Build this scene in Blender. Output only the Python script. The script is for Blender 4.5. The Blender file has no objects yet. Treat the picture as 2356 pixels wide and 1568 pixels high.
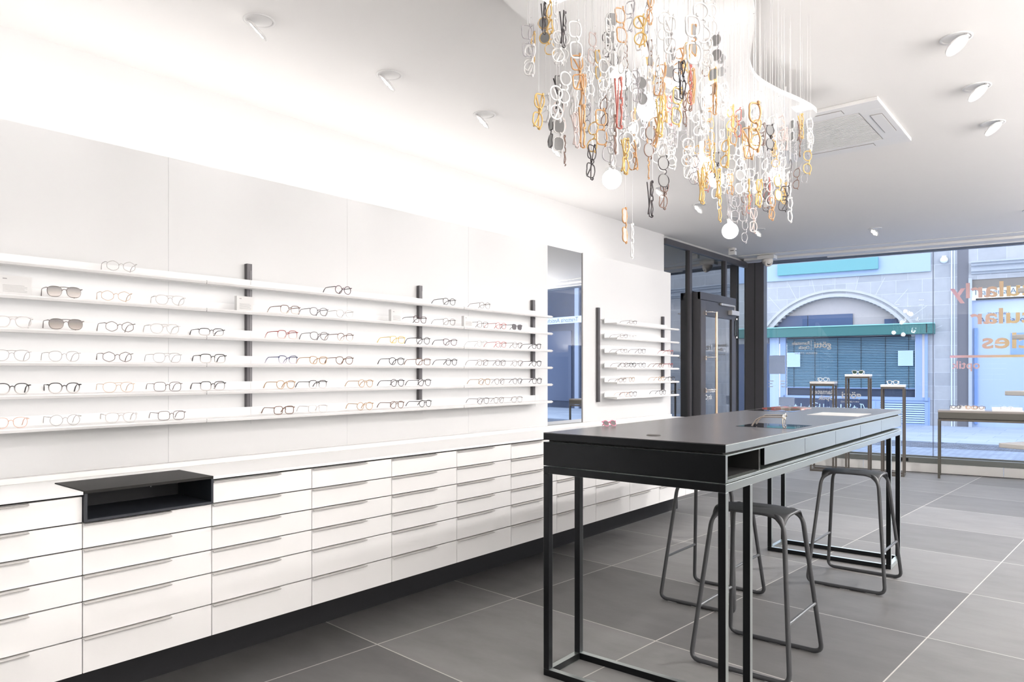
import bpy, math, random
from mathutils import Vector, Matrix
random.seed(3)
PI = math.pi
SC = bpy.context.scene
COL = SC.collection
# ------------------------------------------------------------------ camera, sky, exposure
YAW = 0.6898
cam_d = bpy.data.cameras.new('camera'); cam = bpy.data.objects.new('camera', cam_d); COL.objects.link(cam)
cam.location = (0, 0, 1.45); cam.rotation_euler = (PI/2, 0, YAW)
cam_d.sensor_width = 36; cam_d.lens = 36*1640.2/2356; cam_d.shift_y = (855.6-784)/2356; cam_d.clip_start = .05
SC.camera = cam
SC.view_settings.view_transform = 'Standard'; SC.view_settings.look = 'None'
SC.view_settings.exposure = 0.38; SC.view_settings.gamma = 1
SC.view_settings.use_curve_mapping = False
W = bpy.data.worlds.new('sky'); SC.world = W; W.use_nodes = True
wn = W.node_tree.nodes; bg = wn['Background']
bg.inputs[0].default_value = (.80, .85, 1.0, 1); bg.inputs[1].default_value = 2.6
try:
    SC.cycles.max_bounces = 8; SC.cycles.diffuse_bounces = 4; SC.cycles.glossy_bounces = 4
    SC.cycles.use_adaptive_sampling = True; SC.cycles.adaptive_threshold = .02
    SC.cycles.transparent_max_bounces = 16; SC.cycles.transmission_bounces = 4
    SC.cycles.sample_clamp_indirect = 6; SC.cycles.caustics_reflective = False; SC.cycles.caustics_refractive = False
except Exception: pass
WARM = (1, .975, .966)
def area(name, loc, rot, sx, sy, power, col=WARM, parent=None):
    l = bpy.data.lights.new(name, 'AREA'); l.shape = 'RECTANGLE'; l.size = sx; l.size_y = sy; l.energy = power; l.color = col
    o = bpy.data.objects.new(name, l); o.location = loc; o.rotation_euler = rot; COL.objects.link(o)
    if parent: o.parent = parent
    return o
# left trough light; right and rear area lights are added, unseen ceiling fill
COVE_L = area('cove_light_left', (-4.02, 3.1, 2.47), (PI, 0, 0), .5, 7.4, 15)
FILL_R = area('added_fill_right', (2.35, 4.6, 1.96), (PI, 0, 0), .4, 13.6, 600)
FILL_B = area('added_fill_rear', (-.9, -2.25, 1.96), (PI, 0, 0), 6.0, .4, 60)
# ------------------------------------------------------------------ helpers
class MB:
    def __init__(s, off=(0, 0, 0)):
        s.v = []; s.f = []; s.o = Vector(off); s.M = None; s.sm = []
    def add(s, vs, fs, smooth=False):
        n = len(s.v)
        for p in vs:
            p = Vector(p)
            if s.M: p = s.M @ p
            s.v.append(tuple(p - s.o))
        for f in fs:
            s.f.append([i+n for i in f]); s.sm.append(smooth)
        return s
    def box(s, x0, x1, y0, y1, z0, z1):
        x0, x1 = min(x0, x1), max(x0, x1); y0, y1 = min(y0, y1), max(y0, y1); z0, z1 = min(z0, z1), max(z0, z1)
        return s.add([(x0,y0,z0),(x1,y0,z0),(x1,y1,z0),(x0,y1,z0),(x0,y0,z1),(x1,y0,z1),(x1,y1,z1),(x0,y1,z1)],
              [(0,3,2,1),(4,5,6,7),(0,1,5,4),(1,2,6,5),(2,3,7,6),(3,0,4,7)])
    def tube(s, path, r, n=8, closed=False, caps=True):
        P = [Vector(p) for p in path]; m = len(P); rs = r if isinstance(r, (list, tuple)) else [r]*m
        vs = []; up = None
        for i in range(m):
            if closed: t = P[(i+1) % m]-P[i-1]
            else: t = P[min(i+1, m-1)]-P[max(i-1, 0)]
            t.normalize()
            if up is None:
                a = Vector((0, 0, 1)) if abs(t.z) < .9 else Vector((1, 0, 0))
                up = (a - t*a.dot(t)).normalized()
            else:
                up = (up - t*up.dot(t))
                if up.length < 1e-6: up = t.orthogonal()
                up.normalize()
            b = t.cross(up)
            for k in range(n):
                an = 2*PI*k/n
                vs.append(P[i] + (up*math.cos(an)+b*math.sin(an))*rs[i])
        fs = []
        for i in range(m if closed else m-1):
            j = (i+1) % m
            for k in range(n):
                l = (k+1) % n
                fs.append((i*n+k, i*n+l, j*n+l, j*n+k))
        s.add(vs, fs, True)
        if caps and not closed:
            s.add(vs[:n], [tuple(range(n))[::-1]]); s.add(vs[-n:], [tuple(range(n))])
        return s
    def lathe(s, prof, c=(0, 0, 0), n=24, cap=False):
        vs = []; fs = []
        for r, z in prof:
            for k in range(n):
                a = 2*PI*k/n; vs.append((c[0]+r*math.cos(a), c[1]+r*math.sin(a), c[2]+z))
        for i in range(len(prof)-1):
            for k in range(n):
                l = (k+1) % n; fs.append((i*n+k, i*n+l, (i+1)*n+l, (i+1)*n+k))
        return s.add(vs, fs, True)
    def prism(s, poly, z0, z1):
        n = len(poly)
        vs = [(x, y, z0) for x, y in poly]+[(x, y, z1) for x, y in poly]
        fs = [tuple(range(n))[::-1], tuple(range(n, 2*n))]+[(i, (i+1) % n, (i+1) % n+n, i+n) for i in range(n)]
        return s.add(vs, fs)
    def prism_axis(s, poly, a0, a1, axis='y'):
        n = len(poly); f = (lambda p, a: (p[0], a, p[1])) if axis == 'y' else (lambda p, a: (a, p[0], p[1]))
        vs = [f(p, a0) for p in poly]+[f(p, a1) for p in poly]
        fs = [tuple(range(n)), tuple(range(n, 2*n))[::-1]]+[(i, i+n, (i+1) % n+n, (i+1) % n) for i in range(n)]
        return s.add(vs, fs)
    def build(s, name, mat, parent=None, bevel=0, smooth=None):
        me = bpy.data.meshes.new(name); me.from_pydata(s.v, [], s.f)
        me.polygons.foreach_set('use_smooth', s.sm if smooth is None else [smooth]*len(s.f))
        me.materials.append(mat); me.update()
        o = bpy.data.objects.new(name, me); COL.objects.link(o)
        if parent: o.parent = parent
        if bevel:
            b = o.modifiers.new('bevel', 'BEVEL'); b.width = bevel; b.segments = 2; b.limit_method = 'ANGLE'; b.angle_limit = .7
        return o
def tag(o, label, cat, group=None, kind=None):
    o['label'] = label; o['category'] = cat
    if group: o['group'] = group
    if kind: o['kind'] = kind
    return o
def thing(name, label, cat, loc=(0, 0, 0), rz=0, group=None):
    o = bpy.data.objects.new(name, None); COL.objects.link(o); o.location = loc; o.rotation_euler = (0, 0, rz)
    o.empty_display_size = .05
    return tag(o, label, cat, group)
def struct(o):
    o['kind'] = 'structure'; return o
def dup(o, parent=None):
    c = o.copy(); COL.objects.link(c)
    if parent: c.parent = parent
    for ch in list(o.children): dup(ch, c)
    return c
def lit(name, label=None):
    pass
# ------------------------------------------------------------------ materials
MT = {}
def mat(name, col, rough=.5, metal=0, spec=.5, noise=0, nscale=20, bump=0, coat=0, emit=None, es=0, alpha=1):
    if name in MT: return MT[name]
    m = bpy.data.materials.new(name); m.use_nodes = True; nt = m.node_tree; b = nt.nodes['Principled BSDF']
    b.inputs['Base Color'].default_value = (*col, 1); b.inputs['Roughness'].default_value = rough
    b.inputs['Metallic'].default_value = metal; b.inputs['Specular IOR Level'].default_value = spec
    b.inputs['Coat Weight'].default_value = coat; b.inputs['Alpha'].default_value = alpha
    if noise or bump:
        tc = nt.nodes.new('ShaderNodeTexCoord'); n = nt.nodes.new('ShaderNodeTexNoise'); n.inputs['Scale'].default_value = nscale
        n.inputs['Detail'].default_value = 5; nt.links.new(tc.outputs['Object'], n.inputs['Vector'])
        if noise:
            mx = nt.nodes.new('ShaderNodeMix'); mx.data_type = 'RGBA'
            mx.inputs[6].default_value = (*[max(0, c*(1-noise)) for c in col], 1); mx.inputs[7].default_value = (*[min(1, c*(1+noise)) for c in col], 1)
            nt.links.new(n.outputs[0], mx.inputs[0]); nt.links.new(mx.outputs[2], b.inputs['Base Color'])
        if bump:
            bp = nt.nodes.new('ShaderNodeBump'); bp.inputs['Strength'].default_value = bump; bp.inputs['Distance'].default_value = .01
            nt.links.new(n.outputs[0], bp.inputs['Height']); nt.links.new(bp.outputs[0], b.inputs['Normal'])
    if emit:
        b.inputs['Emission Color'].default_value = (*emit, 1); b.inputs['Emission Strength'].default_value = es
    MT[name] = m; return m
def glassy(name, tint=(1, 1, 1), f0=.04, rough=0.0, opacity=0.0):
    if name in MT: return MT[name]
    m = bpy.data.materials.new(name); m.use_nodes = True; nt = m.node_tree; N = nt.nodes; L = nt.links
    for n in list(N): N.remove(n)
    out = N.new('ShaderNodeOutputMaterial'); mix = N.new('ShaderNodeMixShader'); tr = N.new('ShaderNodeBsdfTransparent'); gl = N.new('ShaderNodeBsdfGlossy')
    tr.inputs[0].default_value = (*tint, 1); gl.inputs['Roughness'].default_value = rough; gl.inputs[0].default_value = (1, 1, 1, 1)
    g = N.new('ShaderNodeNewGeometry'); d = N.new('ShaderNodeVectorMath'); d.operation = 'DOT_PRODUCT'
    L.new(g.outputs['Incoming'], d.inputs[0]); L.new(g.outputs['Normal'], d.inputs[1])
    def mth(op, a, b=None):
        n = N.new('ShaderNodeMath'); n.operation = op
        for i, q in enumerate((a, b)):
            if q is None: continue
            if isinstance(q, (int, float)): n.inputs[i].default_value = q
            else: L.new(q, n.inputs[i])
        return n.outputs[0]
    ab = mth('ABSOLUTE', d.outputs['Value']); om = mth('SUBTRACT', 1, ab); p = mth('POWER', om, 5)
    fr = mth('ADD', mth('MULTIPLY', p, 1-f0), f0)
    L.new(fr, mix.inputs[0]); L.new(tr.outputs[0], mix.inputs[1]); L.new(gl.outputs[0], mix.inputs[2])
    L.new(mix.outputs[0], out.inputs[0]); MT[name] = m; return m
def fade(name, top, low, z0, z1, rough=.25):
    """acetate whose dye runs out towards the lower rim (object height)"""
    m = mat(name, top, rough); nt = m.node_tree; b = nt.nodes['Principled BSDF']
    tc = nt.nodes.new('ShaderNodeTexCoord'); sp = nt.nodes.new('ShaderNodeSeparateXYZ'); mr = nt.nodes.new('ShaderNodeMapRange'); mx = nt.nodes.new('ShaderNodeMix'); mx.data_type = 'RGBA'
    nt.links.new(tc.outputs['Object'], sp.inputs[0]); nt.links.new(sp.outputs['Z'], mr.inputs['Value'])
    mr.inputs['From Min'].default_value = z0; mr.inputs['From Max'].default_value = z1
    mx.inputs[6].default_value = (*low, 1); mx.inputs[7].default_value = (*top, 1)
    nt.links.new(mr.outputs[0], mx.inputs[0]); nt.links.new(mx.outputs[2], b.inputs['Base Color']); return m
def tiles(name, c0, c1, cm, w, h, mortar, rough, rot=0, offset=(0, 0), boff=0, noise=.25, nscale=3, axis='XY', bump=.02, squash=1, spec=.5):
    if name in MT: return MT[name]
    m = bpy.data.materials.new(name); m.use_nodes = True; nt = m.node_tree; N = nt.nodes; L = nt.links; b = N['Principled BSDF']
    tc = N.new('ShaderNodeTexCoord'); mp = N.new('ShaderNodeMapping'); mp.inputs['Rotation'].default_value = (0, 0, rot); mp.inputs['Location'].default_value = (*offset, 0)
    if axis == 'XZ':
        sx = N.new('ShaderNodeSeparateXYZ'); cx = N.new('ShaderNodeCombineXYZ'); L.new(tc.outputs['Object'], sx.inputs[0])
        L.new(sx.outputs['X'], cx.inputs['X']); L.new(sx.outputs['Z'], cx.inputs['Y']); L.new(cx.outputs[0], mp.inputs['Vector'])
    else: L.new(tc.outputs['Object'], mp.inputs['Vector'])
    br = N.new('ShaderNodeTexBrick'); br.offset = boff; br.squash = squash
    br.inputs['Color1'].default_value = (*c0, 1); br.inputs['Color2'].default_value = (*c1, 1); br.inputs['Mortar'].default_value = (*cm, 1)
    br.inputs['Scale'].default_value = 1; br.inputs['Brick Width'].default_value = w; br.inputs['Row Height'].default_value = h
    br.inputs['Mortar Size'].default_value = mortar; br.inputs['Mortar Smooth'].default_value = .1; br.inputs['Bias'].default_value = 0
    L.new(mp.outputs[0], br.inputs['Vector'])
    n = N.new('ShaderNodeTexNoise'); n.inputs['Scale'].default_value = nscale; n.inputs['Detail'].default_value = 9; n.inputs['Roughness'].default_value = .65
    st = N.new('ShaderNodeMapping'); st.inputs['Scale'].default_value = (1, 2.2, 1); L.new(tc.outputs['Object'], st.inputs['Vector']); L.new(st.outputs[0], n.inputs['Vector'])
    mr = N.new('ShaderNodeMapRange'); mr.inputs['To Min'].default_value = 1-noise; mr.inputs['To Max'].default_value = 1+noise; L.new(n.outputs[0], mr.inputs['Value'])
    mu = N.new('ShaderNodeVectorMath'); mu.operation = 'SCALE'; L.new(br.outputs['Color'], mu.inputs[0]); L.new(mr.outputs[0], mu.inputs['Scale'])
    L.new(mu.outputs[0], b.inputs['Base Color']); b.inputs['Roughness'].default_value = rough
    bp = N.new('ShaderNodeBump'); bp.inputs['Strength'].default_value = bump; bp.inputs['Distance'].default_value = .01
    L.new(n.outputs[0], bp.inputs['Height']); L.new(bp.outputs[0], b.inputs['Normal'])
    b.inputs['Specular IOR Level'].default_value = spec; MT[name] = m; return m
WHITE = mat('white_lacquer', (.80, .79, .775), .45)
CEIL = mat('ceiling_paint', (.80, .785, .77), .85, noise=.01, nscale=2)
WALLP = mat('wall_paint', (.72, .71, .70), .8, noise=.01, nscale=2)
PANEL = mat('panel_laminate', (.60, .598, .595), .5)
CAB = mat('cabinet_lacquer', (.86, .845, .83), .4, noise=.015, nscale=1.5)
HANDLE = mat('handle_aluminium', (.70, .68, .66), .35, metal=.35)
GAP = mat('shadow_gap', (.02, .02, .02), .8)
BLACK = mat('black_steel', (.085, .09, .09), .34, metal=1, noise=.1, nscale=60)
nt = BLACK.node_tree; b_ = nt.nodes['Principled BSDF']     # facing ramp: dark head-on, bright side reflection painted into the colour
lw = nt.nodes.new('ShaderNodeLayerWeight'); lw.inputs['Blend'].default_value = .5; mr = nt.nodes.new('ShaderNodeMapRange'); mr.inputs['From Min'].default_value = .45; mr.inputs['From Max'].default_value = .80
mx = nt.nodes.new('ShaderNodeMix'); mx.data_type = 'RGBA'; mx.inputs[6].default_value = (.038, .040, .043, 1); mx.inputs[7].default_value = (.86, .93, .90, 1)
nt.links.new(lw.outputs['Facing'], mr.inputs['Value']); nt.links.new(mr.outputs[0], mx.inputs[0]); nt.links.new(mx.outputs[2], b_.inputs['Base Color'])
DARK = mat('anthracite_frame', (.085, .083, .09), .4, metal=.3)
UPR = mat('upright_anthracite', (.09, .085, .09), .45, metal=.4)
STOOLM = mat('stool_grey', (.05, .052, .056), .45, spec=.5)
CHROME = mat('polished_steel', (.75, .72, .68), .18, metal=1)
PLINTH = mat('plinth_black', (.012, .012, .014), .7)
STEELB = mat('brushed_plinth_steel', (.90, .88, .85), .38, metal=.1, noise=.06, nscale=4)
MIRROR = mat('mirror_silver', (.74, .75, .75), .01, metal=1)
FACG = glassy('facade_glass', (.90, .95, .97), .055)
PARG = glassy('partition_glass', (.60, .66, .66), .26)
BLKG = mat('black_glass', (.012, .016, .03), .03, spec=.8, coat=1)
SHELFM = mat('shelf_white', (.70, .692, .685), .3)
CLEARPL = mat('acrylic_white', (.88, .87, .86), .25)
FLOOR = tiles('floor_slate', (.130, .127, .125), (.240, .235, .232), (.52, .50, .47), 1.05, 1.065, .0035, .47, rot=math.radians(4), offset=(3.14-.002, -.13), noise=.28, nscale=2.6, bump=.10, spec=.22)
TTOP = tiles('table_slate', (.15, .143, .146), (.18, .172, .174), (.07, .068, .068), .62, .46, .0022, .26, noise=.12, nscale=6, bump=.03, boff=.5)
# ------------------------------------------------------------------ room shell
CZ = 3.27                      # ceiling height
XW = -4.46                     # left wall and glazed partition plane
XR, YB = 2.6, -2.5
FD = Vector((.9925, .1222, 0)); FN = Vector((.1222, -.9925, 0)); F0 = Vector((-4.45, 11.523, 0))    # street front: direction, inward normal, corner
FA = math.atan2(FD.y, FD.x)
def fy(x): return F0.y+(x-F0.x)*FD.y/FD.x
m = MB(); m.prism([(-6.6, YB), (XR, YB), (XR, fy(XR)+.05), (-6.6, fy(-6.6)+.05)], -.1, 0); struct(m.build('floor', FLOOR))
m = MB(); m.prism([(-6.6, YB-.1), (XR+.1, YB-.1), (XR+.1, fy(XR)+.2), (-6.6, fy(-6.6)+.2)], CZ, CZ+.12); struct(m.build('ceiling', CEIL))
m = MB(); m.box(XW-.12, XW, YB, 8.57, 0, CZ); struct(m.build('wall_left', WALLP))
m = MB(); m.box(XW-.12, XW-.02, 8.57, 11.5, 3.225, CZ); struct(m.build('trim_1', mat('bulkhead_grey', (.55, .55, .54), .8)))
m = MB(); m.box(XR, XR+.1, YB, fy(XR), 0, CZ); struct(m.build('wall_right', WALLP))
m = MB(); m.box(-6.6, XR, YB-.1, YB, 0, CZ); struct(m.build('wall_back', mat('rear_wall_dark', (.08, .078, .076), .8)))
# dark lobby behind the glazed partition
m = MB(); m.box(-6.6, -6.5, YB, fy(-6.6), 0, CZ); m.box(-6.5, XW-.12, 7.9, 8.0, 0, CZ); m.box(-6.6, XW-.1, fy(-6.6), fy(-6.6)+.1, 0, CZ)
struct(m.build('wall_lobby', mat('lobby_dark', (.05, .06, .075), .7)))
# unseen ledges added on right and rear wall to hold the ceiling fill
m = MB(); m.box(2.1, 2.18, YB, 11.6, 0, 2.05); m.box(2.18, XR, YB, 11.6, 1.8, 1.9); struct(m.build('trim_2', WHITE))
m = MB(); m.box(-4.3, 2.1, -2.1, -2.02, 0, 2.05); m.box(-4.3, 2.1, YB, -2.1, 1.8, 1.9); struct(m.build('trim_3', mat('rear_wall_dark', (.08, .078, .076), .8)))
# display wall: boxed-out carcass with laminate panels
m = MB(); m.box(XW, -3.622, -.55, 7.05, .9755, 2.44); struct(m.build('wall_display', WHITE))
PY = [-.54, .56, 1.655, 2.751, 3.846, 4.823]
for i in range(5):
    m = MB(); m.box(-3.621, -3.59, PY[i]+.0005, PY[i+1]-.0005, .975, 2.523)
    o = m.build('wall_panel', PANEL); tag(o, ['white wall panel at the far left edge, mostly outside the view', 'white wall panel behind the tinted sunglasses and open black box', 'white wall panel above the first bank of drawers right of the black box', 'white wall panel behind the middle shelf upright', 'last white wall panel before the tall mirror'][i], 'wall panel', 'white laminate panels of the long display wall')
m = MB(); m.box(-3.621, -3.59, 5.354, 7.053, .975, 2.523); tag(m.build('wall_panel', PANEL), 'white wall panel right of the tall mirror, behind the short shelves', 'wall panel')
# light edges along the top of the panels, hides the trough
m = MB(); m.box(-3.65, -3.61, -.55, 4.823, 2.44, 2.523); m.box(-3.65, -3.61, 5.354, 7.05, 2.44, 2.523); m.box(-3.65, -3.622, 4.823, 5.354, 2.44, 2.515); struct(m.build('trim_4', WHITE))
t = thing('wall_mirror', 'tall narrow frameless mirror between the long and the short display shelves', 'mirror', (-3.64, 5.088, .975))
m = MB((-3.64, 5.088, .975)); m.box(-3.611, -3.598, 4.8255, 5.3525, .978, 2.520); m.build('mirror_glass', MIRROR, t)
m = MB((-3.64, 5.088, .975)); m.box(-3.6205, -3.6112, 4.8237, 5.3537, .976, 2.522); m.build('backing_frame', DARK, t)
# ------------------------------------------------------------------ glazed partition with door
def part_bar(m, y0, y1, z0, z1, x0=XW-.03, x1=XW+.035): m.box(x0, x1, y0, y1, z0, z1)
root = thing('glazed_partition', 'dark framed glass partition beside the entrance door', 'glass partition', (XW, 10, 0)); root['kind'] = 'structure'
root.name = 'window_1'
O = (XW, 10, 0)
YP = [8.575, 9.30, 9.365, 10.52, 10.575, 11.40]
m = MB(O); part_bar(m, 8.57, 11.5, 3.15, 3.225); m.build('top_rail', DARK, root, .002)
m = MB(O); part_bar(m, 8.57, 11.5, 0, .06); m.build('bottom_rail', DARK, root, .002)
for a, b_ in ((9.27, 9.345), (10.50, 10.56)):
    m = MB(O); part_bar(m, a, b_, .06, 3.15); m.build('mullion', DARK, root, .002)
for a, b_, z0 in ((8.57, 9.27, .06), (9.345, 10.50, 2.60), (10.56, 11.40, .06)):
    m = MB(O); m.add([(XW, a, z0), (XW, b_, z0), (XW, b_, 3.15), (XW, a, 3.15)], [(0, 1, 2, 3)]); m.build('pane', PARG, root)
# door frame box standing proud of the partition
D0, D1, DX, DZ = 9.363, 10.62, -4.305, 2.575
root = thing('door_1', 'anthracite glazed entrance door with tall brass pull bar', 'door', (DX, 10, 0)); root['kind'] = 'structure'
O = (DX, 10, 0)
m = MB(O)
m.box(XW+.036, DX-.01, D0, D0+.05, 0, DZ); m.box(XW+.036, DX-.01, D1-.05, D1, 0, DZ); m.box(XW+.036, DX-.01, D0+.05, D1-.05, DZ-.06, DZ)
m.build('door_frame', DARK, root, .002)
m = MB(O)
x0, x1 = DX-.045, DX
m.box(x0, x1, D0+.005, D0+.165, .01, DZ-.11); m.box(x0, x1, D1-.16, D1-.01, .01, DZ-.11); m.box(x0, x1, D0+.165, D1-.16, DZ-.33, DZ-.11); m.box(x0, x1, D0+.165, D1-.16, .01, .12)
leaf = m.build('door_leaf', DARK, root, .002)
m = MB(O); m.box(x0-.002, x1-.003, D0, D1, DZ-.104, DZ); m.build('head_panel', DARK, root, .002)
m = MB(O); m.add([(DX-.02, D0+.165, .12), (DX-.02, D1-.16, .12), (DX-.02, D1-.16, DZ-.33), (DX-.02, D0+.165, DZ-.33)], [(0, 1, 2, 3)]); m.build('door_glass', PARG, root)
BRASS = mat('pull_bar_brass', (.86, .62, .42), .28, metal=.8)
m = MB(O); m.tube([(DX+.10, D0+.30, .35), (DX+.10, D0+.30, DZ-.27)], .018, 16)
h = m.build('pull_bar', BRASS, root)
m = MB(O)
for z in (.55, 1.22-.02, 1.66, DZ-.28):
    m.tube([(DX, D0+.12, z), (DX+.03, D0+.12, z), (DX+.10, D0+.14, z), (DX+.10, D0+.30, z)], .008, 8)
    m.box(DX, DX+.03, D0+.10, D0+.13, z-.04, z+.02)
m.build('bar_bracket', CHROME, h)
SIL = mat('closer_silver', (.62, .60, .58), .35, metal=.4)
m = MB(O); m.box(DX+.002, DX+.065, D1-.31, D1-.03, DZ-.27, DZ-.20); c_ = m.build('door_closer', SIL, root, .004)
m = MB(O); m.box(DX+.004, DX+.03, D1-.62, D1-.13, DZ-.145, DZ-.115); m.tube([(DX+.04, D1-.15, DZ-.20), (DX+.04, D1-.15, DZ-.13), (DX+.03, D1-.55, DZ-.14)], .008, 6); m.build('closer_arm', SIL, c_)
for z in (.55, 2.12):
    m = MB(O); m.tube([(DX+.014, D1-.018, z-.13), (DX+.014, D1-.018, z+.13)], .012, 10); m.box(DX+.001, DX+.01, D1-.06, D1-.02, z-.11, z+.11); h = m.build('hinge', BLACK, root)
    m = MB(O)
    for zz in (z-.14, z+.14): m.tube([(DX+.014, D1-.018, zz-.012), (DX+.014, D1-.018, zz+.012)], .0135, 10)
    m.build('hinge_cap', CHROME, h)
# ------------------------------------------------------------------ lettering helper
def text_mesh(name, s, mt, M, size, parent=None, bold=0, depth=.001, align='LEFT', sx=1, spacing=1.0, offs=None):
    c = bpy.data.curves.new(name, 'FONT'); c.body = s; c.size = size; c.extrude = depth; c.offset = bold; c.align_x = align; c.space_character = spacing
    c.resolution_u = 3; o = bpy.data.objects.new(name, c); COL.objects.link(o)
    dg = bpy.context.evaluated_depsgraph_get(); me = bpy.data.meshes.new_from_object(o.evaluated_get(dg)); bpy.data.objects.remove(o); bpy.data.curves.remove(c)
    me.materials.clear(); me.materials.append(mt); me.transform(Matrix.Diagonal((sx, 1, 1, 1)))
    me.transform(M)
    if offs: me.transform(Matrix.Translation(-Vector(offs)))
    ob = bpy.data.objects.new(name, me); COL.objects.link(ob)
    if parent: ob.parent = parent
    return ob
def face_frame(org, xdir, zdir=(0, 0, 1)):
    """matrix: text x along xdir, text y up"""
    x = Vector(xdir).normalized(); y = Vector(zdir).normalized(); z = x.cross(y)
    M = Matrix((x, y, z)).transposed().to_4x4(); M.translation = Vector(org); return M
# ------------------------------------------------------------------ street front
def fp(s, off=0, z=0):            # point on the street front: s metres from the corner, off metres into the room
    p = F0+FD*s+FN*off; return (p.x, p.y, z)
def fbox(m, s0, s1, o0, o1, z0, z1):
    P = [fp(s0, o0), fp(s1, o0), fp(s1, o1), fp(s0, o1)]
    if o1 > o0: P = P[::-1]
    return m.prism([(p[0], p[1]) for p in P], z0, z1)
FT = 3.215; SL = (XR+4.45)/FD.x
m = MB(); fbox(m, -.05, .26, -.10, .12, 0, FT+.01); m.build('x', DARK, None, .004).name = 'trim_5'; struct(bpy.data.objects['trim_5'])
m = MB(); fbox(m, .115, .125, .12, .125, 0, FT); struct(m.build('trim_6', GAP))
m = MB(); fbox(m, .20, SL, -.06, .10, .14, .215); fbox(m, .26, SL, -.05, -.02, .215, .235); struct(m.build('trim_7', mat('sill_grey', (.20, .21, .20), .4, metal=.3), None, .003))
m = MB(); fbox(m, .20, SL, -.06, .06, FT, CZ); fbox(m, .26, SL, -.05, .0, FT-.02, FT); struct(m.build('trim_8', mat('head_blue_grey', (.13, .16, .22), .4)))
for i, (a, b_) in enumerate(((.26, 1.7), (1.705, 3.44), (3.445, SL))):
    m = MB(); fbox(m, a, b_, .07, .09, 0, .138); struct(m.build('baseboard_%s' % ['corner', 'street', 'right'][i], STEELB, None, .001))
m = MB(); fbox(m, .26, SL, .095, .0975, 0, .006); struct(m.build('trim_9', GAP))
# white blind casings and strips under the ceiling along the street front
m = MB(); fbox(m, 0, SL, .10, .34, FT+.018, CZ-.0005); struct(m.build('trim_10', CEIL, None, .003))
m = MB(); fbox(m, 0, SL, .40, .66, FT+.045, CZ-.0005); struct(m.build('trim_11', CEIL, None, .003))
m = MB(); fbox(m, 1.2, SL, .062, .10, FT+.004, FT+.03); struct(m.build('trim_12', WHITE, None, .002))
# panes
SEAM = 2.605
WINS = []
for i, (a, b_) in enumerate(((.26, SEAM-.004), (SEAM+.004, SL))):
    root = bpy.data.objects.new('window_%d' % (i+2), None); COL.objects.link(root); root.location = fp(a, 0, .22); struct(root); WINS.append(root)
    m = MB(root.location); m.add([fp(a, -.03, .22), fp(b_, -.03, .22), fp(b_, -.03, FT), fp(a, -.03, FT)], [(0, 1, 2, 3)]); m.build('pane', FACG, root)
    m = MB(root.location); fbox(m, b_-.003 if i == 0 else a-.002, b_+.002 if i == 0 else a+.003, -.04, -.02, .22, FT); m.build('sealing_joint', mat('joint_blue', (.10, .12, .18), .5), root)
# lettering on the panes: reads correctly from the street, mirrored from inside
LET = mat('letter_white', (.80, .80, .80), .5)
def glasstext(s, sp, z, size, mt, name, win, bold=0, align='LEFT', sx=1, spacing=1):
    # text direction runs towards the corner (-FD) so it is mirrored from inside
    M = face_frame(fp(sp, -.024, z), -FD)
    return text_mesh(name, s, mt, M, size, WINS[win], bold, .0006, align, sx, spacing, offs=WINS[win].location)
def sx_(x): return (x-F0.x)/FD.x
glasstext('götti', sx_(-3.22), 1.835, .135, LET, 'shop_lettering', 0, .003)
glasstext('Ramstein', sx_(-3.53), 1.885, .072, LET, 'shop_lettering', 0, .0022)
glasstext('Optik', sx_(-3.53), 1.815, .072, LET, 'shop_lettering', 0, .0022)
glasstext('DESIGN STORE', sx_(-3.42), 1.735, .04, LET, 'shop_lettering', 0, .0006, spacing=1.3)
m = MB(WINS[0].location); fbox(m, sx_(-3.512), sx_(-3.506), -.026, -.022, 1.80, 1.95); m.build('shop_lettering', LET, WINS[0])
glasstext('götti', sx_(-2.80), 1.05, .150, LET, 'shop_lettering', 0, .003)
glasstext('SWITZERLAND', sx_(-2.83), .985, .032, LET, 'shop_lettering', 0, .0004, spacing=1.25)
glasstext('Ramstein', sx_(-3.17), 1.11, .098, LET, 'shop_lettering', 0, .0025)
glasstext('Optik', sx_(-3.17), 1.02, .098, LET, 'shop_lettering', 0, .0025)
GOLD = mat('letter_gold', (.60, .47, .26), .45, metal=.2)
nt = GOLD.node_tree; tc = nt.nodes.new('ShaderNodeTexCoord'); sp = nt.nodes.new('ShaderNodeSeparateXYZ'); mr = nt.nodes.new('ShaderNodeMapRange'); mx = nt.nodes.new('ShaderNodeMix'); mx.data_type = 'RGBA'
nt.links.new(tc.outputs['Object'], sp.inputs[0]); nt.links.new(sp.outputs['X'], mr.inputs['Value']); mr.inputs['From Min'].default_value = .2; mr.inputs['From Max'].default_value = .9
mx.inputs[6].default_value = (.80, .50, .60, 1); mx.inputs[7].default_value = (.66, .50, .28, 1); nt.links.new(mr.outputs[0], mx.inputs[0]); nt.links.new(mx.outputs[2], nt.nodes['Principled BSDF'].inputs['Base Color'])
for s, z, xe, wd in (('spectacularly', 2.503, -1.66, 1.96), ('spectacular', 2.13, -1.42, 1.72), ('spectacles', 1.785, -1.28, 1.58)):
    o = glasstext(s, 0, z, .30, GOLD, 'slogan_lettering', 1, .006)
    # fit the measured width
    xs = [v.co.dot(FD) for v in o.data.vertices]; w0 = max(xs)-min(xs)
    k = wd/w0; a0 = min(xs); tgt = Vector(fp(sx_(xe), 0, 0)).dot(FD)-Vector(WINS[1].location).dot(FD)
    for v in o.data.vertices:
        t_ = v.co.dot(FD); v.co += FD*((t_-a0)*k+tgt-t_)
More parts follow.
